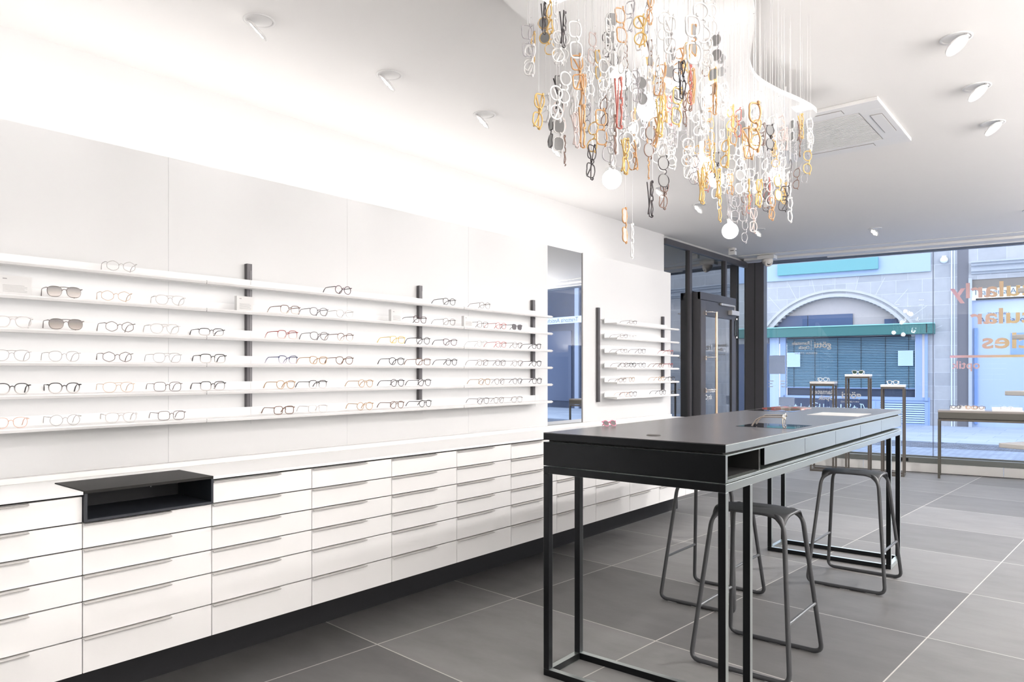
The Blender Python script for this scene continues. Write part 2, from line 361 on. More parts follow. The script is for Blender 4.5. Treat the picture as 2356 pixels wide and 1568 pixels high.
m = MB(WINS[1].location); fbox(m, sx_(-1.66), sx_(.0), -.026, -.022, 1.655, 1.69); m.build('slogan_lettering', GOLD, WINS[1])
glasstext('optik', sx_(-1.30), 1.50, .16, GOLD, 'slogan_lettering', 1, .002)
# opening hours and small notices on the left end of the street window
m = MB(WINS[0].location); NOTE = mat('notice_blue_white', (.55, .68, .95), .6)
m = MB(WINS[0].location); fbox(m, .31, .56, -.027, -.023, 1.42, 1.72); m.build('notice_sheet', NOTE, WINS[0])
m = MB(WINS[0].location); fbox(m, .46, .70, -.027, -.023, .91, 1.05); m.build('notice_sheet', NOTE, WINS[0])
m = MB(WINS[0].location)
for k, (a, b_) in enumerate(((.30, .38), (.30, .36), (.30, .37), (.48, .56), (.48, .55), (.50, .56))):
    z = 1.30-.045*(k % 3); fbox(m, a, b_, -.0255, -.0225, z, z+.012)
m.build('opening_hours', LET, WINS[0])
# lower lettering on the door glass
def doortext(s, y, z, size):
    return text_mesh('door_lettering', s, LET, face_frame((DX-.018, y, z), (0, 1, 0)), size, bpy.data.objects['door_1'], .001, .0005, 'LEFT', offs=(DX, 10, 0))
doortext('Ramstein', D0+.18, 1.16, .10); doortext('Optik', D0+.18, 1.06, .10)
# ------------------------------------------------------------------ drawer cabinets
CX0, S0, CW = -3.13, 1.103, .5361
ZL = [.9612, .8517, .747, .641, .536, .393, .248]
def cabinet(i):
    y0 = S0+CW*i; y1 = y0+CW; niche = (i == 0)
    names = {-2: 'white drawer cabinet cut off by the left edge of the view', -1: 'white drawer cabinet at the far left, left of the open black box'}
    lab = names.get(i) or ('white drawer cabinet with the open black box set into its top' if niche else
          'white drawer cabinet, %s to the right of the one holding the black box' % ['', 'first', 'second', 'third', 'fourth', 'fifth', 'sixth', 'seventh', 'eighth', 'ninth', 'tenth'][i])
    t = thing('drawer_cabinet', lab, 'cabinet', (CX0, y0, .248), 0, 'white wall-hung drawer cabinets under the counter')
    o = (CX0, y0, .248)
    m = MB(o)
    zt = .845 if niche else .9608
    m.box(XW+.01, CX0-.02, y0+.001, y1-.001, .250, zt); m.build('carcass', mat('carcass_shadow', (.10, .095, .09), .7) if False else CAB, t)
    m = MB(o); m.box(CX0-.0199, CX0-.016, y0+.001, y1-.001, .252, zt); m.build('shadow_gap', GAP, t)
    for k in range(6):
        if niche and k == 0: continue
        zt_, zb = ZL[k]-.005, ZL[k+1]+.0005
        if k == 0: zt_ -= .003
        m = MB(o); m.box(CX0-.0155, CX0, y0+.0018, y1-.0018, zb, zt_); d = m.build('drawer', CAB, t, .0008)
        hl = CW*.65; m = MB(o)
        z = zt_+.0015
        m.add([(CX0-.012, y0+.003, z), (CX0+.018, y0+.003, z-.0035), (CX0+.018, y0+hl, z-.0035), (CX0-.012, y0+hl, z),
               (CX0-.012, y0+.003, z-.002), (CX0+.016, y0+.003, z-.0085), (CX0+.016, y0+hl, z-.0085), (CX0-.012, y0+hl, z-.002)],
              [(0, 1, 2, 3), (7, 6, 5, 4), (0, 4, 5, 1), (1, 5, 6, 2), (2, 6, 7, 3), (3, 7, 4, 0)])
        m.build('handle', HANDLE, d)
for i in range(-2, 11): cabinet(i)
m = MB(); m.box(XW+.01, -3.47, -.1, 6.98, .0, .247); tag(m.build('plinth', PLINTH), 'recessed black plinth running under the white drawer cabinets', 'plinth')
NB0, NB1 = S0+.001, S0+CW-.001
m = MB(); m.box(XW+.01, -3.118, 0.03, NB0-.002, .9625, .9745); m.box(XW+.01, -3.443, NB0-.002, NB1+.002, .9625, .9745); m.box(XW+.01, -3.118, NB1+.002, 7.02, .9625, .9745)
tag(m.build('countertop', mat('counter_white', (.93, .92, .91), .3), None, .001), 'long white worktop over the drawer cabinets', 'worktop')
m = MB(); m.box(-3.59, -3.55, -.5, 7.0, .9748, 1.0); tag(m.build('upstand', WHITE, None, .001), 'thin white upstand strip at the back of the white worktop', 'upstand')
t = thing('open_box', 'open black box set flush into the white worktop above the drawers', 'box', (-3.28, NB0, .85)); o = (-3.28, NB0, .85)
BB = mat('box_black_blue', (.018, .021, .028), .5, noise=.15, nscale=80); BT = mat('box_top_black', (.022, .021, .020), .5, spec=.12, noise=.12, nscale=80)
m = MB(o); m.box(-3.44, -3.112, NB0, NB1, .966, .978); m.build('top_panel', BT, t, .001)
m = MB(o); m.box(-3.44, -3.112, NB0, NB0+.011, .852, .966); m.build('side_panel', BB, t, .001)
m = MB(o); m.box(-3.44, -3.112, NB1-.011, NB1, .852, .966); m.build('side_panel', BB, t, .001)
m = MB(o); m.box(-3.44, -3.112, NB0+.011, NB1-.011, .852, .863); m.build('bottom_panel', BB, t, .001)
m = MB(o); m.box(-3.44, -3.43, NB0+.011, NB1-.011, .863, .966); bp = m.build('back_panel', mat('box_inside_black', (.006, .006, .008), .6), t)
m = MB(o); m.tube([(-3.43, NB1-.14, .915), (-3.426, NB1-.14, .915)], .002, 8); m.build('cable_outlet', LET, bp)
# ------------------------------------------------------------------ display shelves
ZS = [1.887, 1.750, 1.612, 1.475, 1.338, 1.200]
OR = ['top', 'second', 'third', 'fourth', 'fifth', 'lowest']
def shelf(y0, y1, z, lab, grp, left=False, right=False):
    t = thing('display_shelf', lab, 'shelf', (-3.5, (y0+y1)/2, z), 0, grp); o = (-3.5, (y0+y1)/2, z)
    m = MB(o)
    prof = [(-3.562, z+.012), (-3.43, z), (-3.422, z+.002), (-3.418, z+.012), (-3.422, z+.018), (-3.43, z+.0195), (-3.5545, z+.0195), (-3.5545, z+.062), (-3.5585, z+.062), (-3.559, z+.0195), (-3.562, z+.0195)]
    m.prism_axis([(x, zz) for x, zz in prof][::-1], y0, y1, 'y'); m.build('shelf_board', SHELFM, t)
    if right:
        m = MB(o); m.prism_axis([(-3.55, z+.012), (-3.43, z), (-3.415, z+.010), (-3.43, z+.0195), (-3.55, z+.0195)][::-1], y1, y1+.012, 'y'); m.build('end_cap', SHELFM, t, .002)
    for jy in ([1.765, 3.62] if not left else []):
        m = MB(o); m.box(-3.4225, -3.4165, jy-.0006, jy+.0006, z+.001, z+.018); m.build('joint', mat('joint_grey', (.4, .4, .4), .5), t)
for k, z in enumerate(ZS):
    shelf(-.45, 4.655, z, 'long white shelf of the left display wall, %s of six' % OR[k], 'long shelves left of the mirror', right=True)
    shelf(5.66, 6.905, z, 'short white shelf right of the mirror, %s of six' % OR[k], 'short shelves right of the mirror', left=True, right=True)
def strip_light(y0, y1, z):
    l = area('shelf_led', (-3.50, (y0+y1)/2, z-.004), (0, math.radians(32), 0), .012, y1-y0, 0.30*(y1-y0)); return l
for z in ZS[:5]: strip_light(-.4, 4.6, z+.006); strip_light(5.7, 6.85, z+.006)
UY = [1.985, 3.395, 4.502]
def yline(u, x=-3.55):
    k = (u-1178)/1640.2; c, s = math.cos(YAW), math.sin(YAW); return x*(k*s+c)/(k*c-s)
for n, (u, lab) in enumerate(((575, 'dark shelf upright furthest left on the long display wall'), (969, 'dark shelf upright in the middle of the long display wall'), (1229.5, 'dark shelf upright nearest the mirror on the long display wall'),
        (1378, 'wide dark shelf upright at the left end of the short shelves'), (1528, 'narrow dark shelf upright at the right end of the short shelves'))):
    y = yline(u, -3.56); 
    t = thing('shelf_upright', lab, 'shelf upright', (-3.57, y, 1.19), 0, 'anthracite uprights carrying the shelves'); o = (-3.57, y, 1.19)
    m = MB(o)
    if n == 3:
        m.box(-3.589, -3.5625, y-.004, y+.026, 1.175, 2.045)
    else: m.box(-3.589, -3.5625, y-.015, y+.015, 1.20, 2.038)
    m.build('profile', UPR, t, .001)
    if n < 3:
        m = MB(o); m.tube([(-3.5505, y, 1.17), (-3.5505, y, 2.0)], .0009, 6); m.build('steel_cable', mat('cable_grey', (.5, .5, .5), .4), t)
# price / brand cards
CARD = mat('card_white', (.66, .65, .64), .6); INK = mat('card_ink', (.30, .29, .29), .7)
for n, (u, lab) in enumerate(((33, 'white text card standing on the second shelf at the far left'), (563, 'white text card on the second shelf in front of the left upright'), (912, 'white text card on the second shelf left of the middle upright'), (1077, 'white text card on the second shelf beside the grey round glasses'))):
    y = yline(u, -3.47); z = ZS[1]+.0197
    t = thing('text_card', lab, 'card', (-3.47, y, z), 0, 'text cards on the shelves'); o = (-3.47, y, z)
    w = .10 if n == 0 else .075
    m = MB(o); m.box(-3.472, -3.466, y-w*.62, y+w*.62, z, z+.078); m.build('card_face', CARD, t)
    m = MB(o); m.box(-3.49, -3.472, y-w*.62, y-w*.62+.002, z, z+.078); m.build('card_side', CARD, t)
    m = MB(o); m.box(-3.4659, -3.4656, y-w*.42, y-w*.27, z+.063, z+.067)
    for r in range(6): m.box(-3.4659, -3.4656, y-w*.42, y+w*(.45-.1*(r % 3 == 2)), z+.012+r*.0052, z+.0132+r*.0052)
    m.build('print', INK, t)
# ------------------------------------------------------------------ glasses
def rim(shape, w, h, n=28):
    P = []
    for k in range(n):
        a = 2*PI*k/n; c, s = math.cos(a), math.sin(a)
        e = {'round': 2, 'square': 3.6, 'wayfarer': 2.9, 'panto': 2.4, 'narrow': 3.2, 'hexagonal': 2.2, 'aviator': 2.6}[shape]
        r = (abs(c)**e+abs(s)**e)**(-1/e)
        x, z = r*c, r*s
        if shape == 'wayfarer': x *= 1+.10*z; x += .10*max(0, z)*max(0, x); z += .10*x*max(0, z)
        if shape == 'panto': x *= 1+.10*z
        if shape == 'aviator': x *= 1+.10*z; x += .08*(1-z)*.4
        if shape == 'hexagonal':
            q = PI/3; aa = ((a+q/2) % q)-q/2; r = math.cos(q/2)/math.cos(aa); r = .5*r+.5; x, z = r*c*1.04, r*s
        P.append((x*w/2, z*h/2))
    return P
DIM = {'round': (.047, .045), 'square': (.052, .042), 'wayfarer': (.050, .041), 'panto': (.048, .043), 'narrow': (.052, .033), 'hexagonal': (.050, .044), 'aviator': (.053, .044)}
MESH = {}
def mesh_of(mb, name):
    me = bpy.data.meshes.new(name); me.from_pydata(mb.v, [], mb.f); me.polygons.foreach_set('use_smooth', mb.sm)
    me.materials.append(WHITE); return me
def glasses_meshes(shape, r, fold):
    key = (shape, r, fold)
    if key in MESH: return MESH[key]
    w, h = DIM[shape]; cx = w/2+.0085; R = rim(shape, w, h)
    fr = MB()
    for sgn in (-1, 1):
        fr.tube([(sgn*(cx+x), .003*abs(x+0)/.02, z) for x, z in R], r, 6, closed=True)
        fr.tube([(sgn*(cx+w/2-.002), 0, h*.30), (sgn*(cx+w/2+.004), 0, h*.34), (sgn*(cx+w/2+.0065), .004, h*.34)], r*1.25, 6)
    zb = h*.14
    fr.tube([(-.0095, .0, zb-.002), (-.005, -.001, zb+.0035), (0, -.001, zb+.005), (.005, -.001, zb+.0035), (.0095, 0, zb-.002)], r*1.1, 6)
    if shape == 'aviator': fr.tube([(-.016, 0, h*.44), (0, -.001, h*.47), (.016, 0, h*.44)], r, 6)
    X = cx+w/2+.0065; T = []
    for sgn in (-1, 1):
        tm = MB()
        if fold != 1: P = [(sgn*X, .004, h*.34), (sgn*(X+.002), .05, h*.34), (sgn*(X-.001), .088, h*.31), (sgn*(X-.004), .108, h*.05), (sgn*(X-.006), .124, -h*.42)]
        else:
            yy = .008+.004*(sgn > 0); P = [(sgn*X, .004, h*.34), (sgn*(X-.004), yy, h*.34), (sgn*(X-.06), yy+.002, h*.30), (sgn*(X-.09), yy+.004, h*.22), (sgn*(X-.122), yy+.006, -h*.12)]
        tm.tube(P, [r*1.1, r*1.0, r*1.0, r*1.25, r*1.3], 6); T.append(mesh_of(tm, 'temple'))
    ln = []
    for sgn in (-1, 1):
        m = MB(); vs = [(sgn*(cx+x*.98), .0012, z*.98) for x, z in R]; vs2 = [(a, b_+.0014, c) for a, b_, c in vs]; n = len(vs)
        m.add(vs+vs2, [tuple(range(n))[::sgn], tuple(range(n, 2*n))[::-sgn]]+[(i, (i+1) % n, (i+1) % n+n, i+n) for i in range(n)]); ln.append(mesh_of(m, 'lens'))
    MESH[key] = (mesh_of(fr, 'front_frame'), T, ln, h); return MESH[key]
def inst(name, me, mt, parent):
    o = bpy.data.objects.new(name, me); COL.objects.link(o); o.parent = parent
    o.material_slots[0].link = 'OBJECT'; o.material_slots[0].material = mt; return o
def glasses(shape, r, mt, lens=None, fold=0, tm=None, name='eyeglasses'):
    """front faces -Y, arms run to +Y; origin in the middle of the bridge"""
    fr, T, ln, h = glasses_meshes(shape, r, fold)
    root = bpy.data.objects.new(name, None); COL.objects.link(root); root.empty_display_size = .02
    inst('front_frame', fr, mt, root)
    if fold < 2:
        for q in T: inst('temple', q, tm or mt, root)
    if lens:
        for q in ln: inst('lens', q, lens, root)
    return root, h
LG = mat('lens_smoke', (.13, .12, .12), .06, coat=.6); LB = mat('lens_brown_gradient', (.16, .13, .11), .08, coat=.6)
LB2 = fade('lens_brown_fade', (.055, .045, .04), (.42, .36, .32), -.02, .02, .08); LGG = mat('lens_grey_hanging', (.24, .24, .24), .08)
LCL = glassy('lens_clear', (.97, .98, .98), .03)
G = {
 'silver': mat('metal_silver', (.42, .40, .39), .35, metal=.5), 'gold': mat('metal_gold', (.62, .47, .36), .35, metal=.4), 'pale': mat('acetate_clear_pale', (.70, .67, .66), .25),
 'black': mat('acetate_black', (.03, .027, .03), .3), 'gun': mat('metal_gunmetal', (.16, .13, .12), .35, metal=.4), 'grey': mat('acetate_grey', (.18, .17, .18), .3),
 'brownfade': fade('acetate_brown_fade', (.20, .13, .11), (.75, .66, .60), -.018, .012), 'redfade': fade('acetate_red_fade', (.36, .07, .06), (.85, .68, .64), -.018, .012),
 'navyfade': fade('acetate_navy_fade', (.05, .06, .16), (.70, .66, .74), -.018, .012), 'blackfade': fade('acetate_black_fade', (.04, .035, .035), (.62, .58, .56), -.018, .012),
 'amber': mat('acetate_amber', (.52, .34, .20), .3), 'yellow': mat('acetate_yellow', (.80, .58, .16), .3), 'tort': mat('acetate_tortoise', (.15, .075, .045), .3), 'red': mat('metal_red', (.45, .07, .06), .35),
 'maroon': mat('acetate_maroon', (.09, .04, .05), .3), 'tan': mat('acetate_tan', (.42, .30, .20), .3), 'rose': mat('metal_rose', (.70, .45, .36), .35, metal=.3)}
NAME = {'silver': 'thin silver', 'gold': 'thin gold', 'pale': 'pale clear', 'black': 'black', 'gun': 'dark brown metal', 'grey': 'grey', 'brownfade': 'brown fading to clear', 'redfade': 'red fading to clear', 'navyfade': 'navy fading to clear',
 'blackfade': 'black fading to clear', 'amber': 'amber', 'yellow': 'yellow', 'tort': 'tortoiseshell', 'red': 'red', 'maroon': 'dark maroon', 'tan': 'tan', 'rose': 'rose gold'}
# shelf -> (pixel-free) list of (distance key u, material, shape, lens)
q_ = 'hexagonal'; ROWS = [
 [(279, 'silver', q_), (790, 'maroon', 'round'), (1034, 'black', 'panto'), (1116, 'gun', 'panto')],
 [(148, 'gun', 'aviator', 'S'), (267, 'gold', q_), (392, 'pale', 'aviator'), (668, 'brownfade', 'square'), (734, 'grey', 'panto'), (794, 'pale', 'panto'), (967, 'maroon', 'wayfarer'), (1034, 'gun', 'panto'), (1111, 'gun', 'square'), (1153, 'red', 'panto'), (1190, 'grey', 'wayfarer', 'G')],
 [(30, 'pale', 'aviator'), (152, 'gun', 'aviator', 'S'), (276, 'gun', q_), (380, 'pale', 'aviator'), (487, 'blackfade', 'narrow'), (662, 'redfade', 'square'), (735, 'grey', 'panto'), (795, 'brownfade', 'panto'), (915, 'yellow', 'square'), (974, 'black', 'round'), (1036, 'maroon', 'wayfarer'), (1110, 'silver', 'panto'), (1153, 'red', 'panto'), (1191, 'gun', 'panto'), (1235, 'black', 'wayfarer')],
 [(27, 'silver', 'aviator'), (148, 'silver', 'panto'), (270, 'gun', q_), (385, 'silver', 'aviator'), (490, 'blackfade', 'square'), (663, 'navyfade', 'wayfarer'), (733, 'amber', 'wayfarer'), (793, 'tort', 'panto'), (913, 'black', 'panto'), (974, 'tort', 'square'), (1039, 'black', 'panto'), (1111, 'gun', 'round'), (1152, 'grey', 'panto'), (1191, 'gun', 'panto'), (1235, 'black', 'panto')],
 [(28, 'blackfade', 'panto'), (148, 'blackfade', 'panto'), (273, 'gold', 'aviator'), (386, 'gun', 'square'), (490, 'blackfade', 'square'), (658, 'amber', 'panto'), (732, 'blackfade', 'square'), (842, 'amber', 'panto'), (915, 'black', 'panto'), (977, 'black', 'panto'), (1115, 'tan', 'panto'), (1150, 'gun', 'panto'), (1191, 'grey', 'panto'), (1236, 'black', 'square')],
 [(25, 'rose', 'panto'), (150, 'silver', 'round'), (279, 'pale', 'aviator'), (395, 'gun', 'square'), (654, 'tort', 'square'), (732, 'pale', 'square'), (840, 'amber', 'round'), (914, 'tort', 'panto'), (979, 'black', 'panto'), (1112, 'grey', 'panto'), (1148, 'gun', 'panto'), (1190, 'gun', 'square')]]
ROWS2 = [[(1457, 'gun', 'narrow')], [(1436, 'gun', 'narrow'), (1457, 'silver', 'narrow')], [(1436, 'gun', 'narrow'), (1477, 'grey', 'square'), (1543, 'redfade', 'round')],
 [(1437, 'gun', 'panto'), (1456, 'black', 'panto'), (1478, 'grey', 'panto'), (1522, 'tort', 'round'), (1543, 'redfade', 'round')], [(1433, 'gun', 'narrow'), (1454, 'tan', 'panto'), (1522, 'amber', 'round'), (1545, 'blackfade', 'square')], [(1445, 'rose', 'panto'), (1457, 'grey', 'panto'), (1525, 'black', 'round')]]
THICK = {'silver': .0010, 'gold': .0011, 'gun': .0012, 'rose': .0011, 'red': .0013}
NTH = ['first', 'second', 'third', 'fourth', 'fifth', 'sixth', 'seventh', 'eighth', 'ninth', 'tenth', 'eleventh', 'twelfth', 'thirteenth', 'fourteenth', 'fifteenth', 'sixteenth']
for rows, where, grp in ((ROWS, 'long', 'glasses displayed on the long shelves'), (ROWS2, 'short', 'glasses displayed on the short shelves right of the mirror')):
    for k, row in enumerate(rows):
        for j, e in enumerate(row):
            u, mk, sh = e[:3]; ln = e[3] if len(e) > 3 else None
            r_ = THICK.get(mk, .0017)*1.2
            g, h = glasses(sh, r_, G[mk], {'S': LB2, 'G': LG}.get(ln), name='sunglasses' if ln else 'eyeglasses', tm=G['black'] if mk in ('maroon', 'blackfade') else None)
            y = yline(u, -3.43)
            g.location = (-3.429, y, ZS[k]+.0197+h/2+r_+.0008); g.rotation_euler = (0, 0, PI/2+math.radians(random.uniform(-5, 5)-(8 if u < 560 else 0)))
            nm = NAME[mk]
            tag(g, '%s %s %s, %s from left on the %s %s shelf' % (nm, sh, 'sunglasses' if ln else 'glasses', NTH[j], OR[k], where), 'sunglasses' if ln else 'glasses', grp)
# ------------------------------------------------------------------ high table
TA = (-2.058, 2.731); TR = .01; TW, TL, TH = .9035, 3.4495, 1.161
tb = thing('high_table', 'long black high table with slate top and steel tube base', 'table', (TA[0], TA[1], 0), TR)
FR = .032
m = MB(); m.box(0, TW, 0, TL, TH-.003, TH); top = m.build('table_top', TTOP, tb)
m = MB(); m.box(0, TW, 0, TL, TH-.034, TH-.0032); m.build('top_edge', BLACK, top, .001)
m = MB(); m.box(.02, TW-.02, .02, TL-.02, TH-.044, TH-.034); m.build('shadow_joint', GAP, tb)
BZ0, BZ1 = 1.004, TH-.044
m = MB()
m.box(0, TW, 0, .022, BZ0, BZ1); m.box(0, TW, TL-.022, TL, 1.032, BZ1)
m.box(.0, TW, .022, TL-.022, BZ0, BZ0+.012)
m.box(.0, TW, .022, TL-.022, BZ1-.006, BZ1)
m.box(.44, .46, .022, TL-.022, BZ0+.012, BZ1-.006)
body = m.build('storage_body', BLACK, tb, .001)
m = MB(); m.box(.46, TW-.012, .40, .42, BZ0+.012, BZ1-.006); m.box(.46, TW-.03, .024, .40, BZ0+.0125, BZ0+.014); m.build('niche_lining', mat('niche_black', (.004, .004, .004), .7), tb)
ds = [.44, 1.03, 1.60, 2.17, 2.76, TL-.002]
for a, b_ in zip(ds, ds[1:]):
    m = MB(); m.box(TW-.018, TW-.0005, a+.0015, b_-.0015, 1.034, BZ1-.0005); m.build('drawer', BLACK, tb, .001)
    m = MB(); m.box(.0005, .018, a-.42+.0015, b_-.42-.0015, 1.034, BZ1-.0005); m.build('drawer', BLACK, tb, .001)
fr = MB()
Z1 = 1.0005
def ring(z0, z1):
    fr.box(0, FR, 0, TL, z0, z1); fr.box(TW-FR, TW, 0, TL, z0, z1); fr.box(FR, TW-FR, 0, FR, z0, z1); fr.box(FR, TW-FR, TL-FR, TL, z0, z1)
ring(Z1-.034, Z1)
for b0, b1 in ((0, .297), (3.067, TL-.025)):
    for y in (b0, b1-FR):
        if y == b1-FR and b1 > 3 or y > 0: fr.box(FR, TW-FR, y, y+FR, Z1-.034, Z1) if y < TL-FR-.03 else None
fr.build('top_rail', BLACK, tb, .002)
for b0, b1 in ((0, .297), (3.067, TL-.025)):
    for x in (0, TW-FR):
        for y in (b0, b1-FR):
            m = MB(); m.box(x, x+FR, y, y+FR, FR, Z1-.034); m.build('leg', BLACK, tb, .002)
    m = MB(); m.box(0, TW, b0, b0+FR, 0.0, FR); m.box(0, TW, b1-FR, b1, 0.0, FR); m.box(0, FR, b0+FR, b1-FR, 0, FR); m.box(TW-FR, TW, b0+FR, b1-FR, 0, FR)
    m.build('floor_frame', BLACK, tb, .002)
m = MB(); m.box(.565, .868, .965, 1.27, TH+.0002, TH+.0012); m.build('glass_inlay', BLKG, tb)
m = MB(); m.box(.03, .36, 2.55, 2.93, TH+.0002, TH+.0012); m.build('glass_inlay', BLKG, tb)
m = MB(); m.box(.545, .862, 2.27, 2.65, TH+.0002, TH+.0012); m.build('light_inlay', mat('inlay_cream', (.78, .74, .68), .3), tb)
m = MB(); m.lathe([(0.0005, .0025), (.030, .0025), (.033, .0)], (.485, .19, TH+.0003), 32); m.build('cable_cap', mat('cap_dark', (.05, .045, .04), .4), tb)
def onT(x, y, z=0): return (TA[0]+x*math.cos(TR)-y*math.sin(TR), TA[1]+x*math.sin(TR)+y*math.cos(TR), TH+z)
# magazine on the far left corner
t = thing('magazine', 'open glossy magazine with red pictures lying at the far end of the high table', 'magazine', onT(.17, 3.02), TR)
MG = mat('magazine_print', (.30, .27, .25), .3); nt = MG.node_tree
vo = nt.nodes.new('ShaderNodeTexVoronoi'); vo.inputs['Scale'].default_value = 28; tc = nt.nodes.new('ShaderNodeTexCoord'); cr = nt.nodes.new('ShaderNodeValToRGB')
nt.links.new(tc.outputs['Object'], vo.inputs['Vector']); nt.links.new(vo.outputs['Color'], cr.inputs[0]); e = cr.color_ramp.elements
e[0].color = (.06, .05, .05, 1); e[1].color = (.45, .42, .40, 1); q = cr.color_ramp.elements.new(.38); q.color = (.22, .19, .18, 1); q = cr.color_ramp.elements.new(.55); q.color = (.5, .05, .05, 1); q = cr.color_ramp.elements.new(.62); q.color = (.30, .26, .24, 1)
nt.links.new(cr.outputs[0], nt.nodes['Principled BSDF'].inputs['Base Color'])
for s_ in (-1, 1):
    m = MB(); P = []
    for k in range(9):
        x = .15*k/8; P.append((s_*x, .004+.012*math.sin(min(1, k/3)*PI/2)*(1-(k/8)**2*.8)))
    vs = [(x, -.13, z) for x, z in P]+[(x, .13, z) for x, z in P]+[(x, -.13, .0005) for x, z in P]+[(x, .13, .0005) for x, z in P]
    fs = [(k, k+1, 9+k+1, 9+k) for k in range(8)]+[(18+k, 18+k+1, k+1, k) for k in range(8)]+[(9+k, 9+k+1, 27+k+1, 27+k) for k in range(8)]+[(8, 26, 35, 17)]
    m.add(vs, fs, True); m.build('page_block', MG, t)
# sunglasses on the table, shield frame with mirrored lenses
g, h = glasses('square', .0022, mat('frame_champagne', (.72, .64, .54), .25, metal=.85), mat('lens_mirror', (.35, .36, .34), .05, metal=.85), name='sunglasses', tm=mat('temple_champagne', (.42, .36, .31), .3, metal=.7))
g.scale = (1.3, 1.25, 1.55); g.location = onT(.80, 1.04, .0365); g.rotation_euler = (0, 0, math.radians(103)); tag(g, 'champagne metal sunglasses with mirrored lenses standing on the high table', 'sunglasses')
g, h = glasses('panto', .0028, mat('frame_pink', (.72, .20, .32), .3), LG, fold=1, name='sunglasses')
g.scale = (.75, .75, .75); g.location = onT(.045, .535, .0175); g.rotation_euler = (math.radians(-32), 0, math.radians(72)); tag(g, 'small pink folded glasses lying at the left edge of the high table', 'glasses')
# loose glasses on the counter at the far left
g, h = glasses('panto', .002, G['navyfade'], name='eyeglasses'); g.location = (-3.435, .842, .9747+h/2+.002); g.rotation_euler = (0, 0, PI/2); tag(g, 'dark blue glasses lying on the white worktop at the left edge', 'glasses')
# ------------------------------------------------------------------ stools
def make_stool(label):
    t = thing('bar_stool', label, 'stool', (0, 0, 0), 0, 'grey metal bar stools around the high table')
    H = .768; m = MB(); NX, NY = 26, 22; vs = []; a, b_ = .192, .150
    def surf(i, j, bot):
        s = -1+2*i/NX; q = -1+2*j/NY
        # map square to superellipse
        x = s*math.sqrt(max(0, 1-.10*q*q)); y = q*math.sqrt(max(0, 1-.26*s*s*(1-.35*abs(s)**3)))
        y *= 1-.10*(1-abs(s))*0
        side = .88+.12*abs(s)**3
        X, Y = x*a, y*b_*side
        cn = (abs(s)*abs(q))**4
        dip = .006*math.exp(-((X/.05)**2+(Y/.016)**2))
        z = H-.006*q*q-.003*s*s-dip-.050*cn**1.3 - (.010 if bot else 0)+.004*0
        return (X, Y, z)
    for bot in (0, 1):
        for i in range(NX+1):
            for j in range(NY+1): vs.append(surf(i, j, bot))
    K = (NX+1)*(NY+1); id_ = lambda i, j, b: b*K+i*(NY+1)+j; fs = []
    for i in range(NX):
        for j in range(NY):
            fs.append((id_(i, j, 0), id_(i+1, j, 0), id_(i+1, j+1, 0), id_(i, j+1, 0))); fs.append((id_(i, j, 1), id_(i, j+1, 1), id_(i+1, j+1, 1), id_(i+1, j, 1)))
    for i in range(NX):
        fs.append((id_(i, 0, 0), id_(i, 0, 1), id_(i+1, 0, 1), id_(i+1, 0, 0))); fs.append((id_(i, NY, 0), id_(i+1, NY, 0), id_(i+1, NY, 1), id_(i, NY, 1)))
    for j in range(NY):
        fs.append((id_(0, j, 0), id_(0, j+1, 0), id_(0, j+1, 1), id_(0, j, 1))); fs.append((id_(NX, j, 0), id_(NX, j, 1), id_(NX, j+1, 1), id_(NX, j+1, 0)))
    m.add(vs, fs, True); m.build('seat', STOOLM, t)
    BX, BY = .245, .250
    def leg_pt(sx, sy, z):      # straight lower part of a leg
        f = (z/.66); return Vector((sx*(BX-(BX-.186)*f), sy*(BY-(BY-.146)*f), z))
    for sy in (-1, 1):
        P = []; R = []
        def top(sx):
            pts = []; rr = []
            A = Vector((sx*.118, sy*.100, H-.016)); B = Vector((sx*.181, sy*.139, H-.020)); C = leg_pt(sx, sy, .655)
            for k in range(11):
                f = k/10; pts.append(A*(1-f)**2+B*2*f*(1-f)+C*f*f); rr.append(.0085+.009*math.sin(PI*min(1, f*1.5))*(1-f)+.0035*f)
            return pts, rr
        p, r = top(-1); P += p; R += r
        def low(sx):
            pts = []; A = leg_pt(sx, sy, .055); B = leg_pt(sx, sy, .0115); B.z = .0115; C = B+Vector((-sx*.05, 0, 0))
            for k in range(7):
                f = k/6; pts.append(A*(1-f)**2+B*2*f*(1-f)+C*f*f)
            return pts
        P.append(leg_pt(-1, sy, .35)); R.append(.0115); l = low(-1); P += l; R += [.0115]*7
        l = low(1)[::-1]; P += l; R += [.0115]*7; P.append(leg_pt(1, sy, .35)); R.append(.0115)
        p, r = top(1); P += p[::-1]; R += r[::-1]
        m = MB(); m.tube(P, R, 12); lo = m.build('sled_leg', STOOLM, t)
        m = MB(); m.box(-.03, .03, sy*BY-.006, sy*BY+.006, .0, .002); m.box(-.19, -.13, sy*BY-.006, sy*BY+.006, .0, .002); m.box(.13, .19, sy*BY-.006, sy*BY+.006, .0, .002); m.build('floor_glide', mat('glide_clear', (.6, .6, .6), .3), lo)
    for sx in (-1, 1):
        A = leg_pt(sx, -1, .27); B = leg_pt(sx, 1, .27); m = MB(); m.tube([A, B], .0085, 12); m.build('footrest', mat('footrest_grey', (.16, .165, .17), .3, metal=.5), t)
    return t
st = make_stool('grey metal bar stool under the near right side of the high table'); st.location = (-1.345, 3.59, 0)
s2 = dup(st); s2.location = (-1.318, 5.345, 0); s2['label'] = 'grey metal bar stool at the far right end of the high table'
s3 = dup(st); s3.location = (-1.925, 4.37, 0); s3['label'] = 'grey metal bar stool mostly hidden under the left side of the high table'
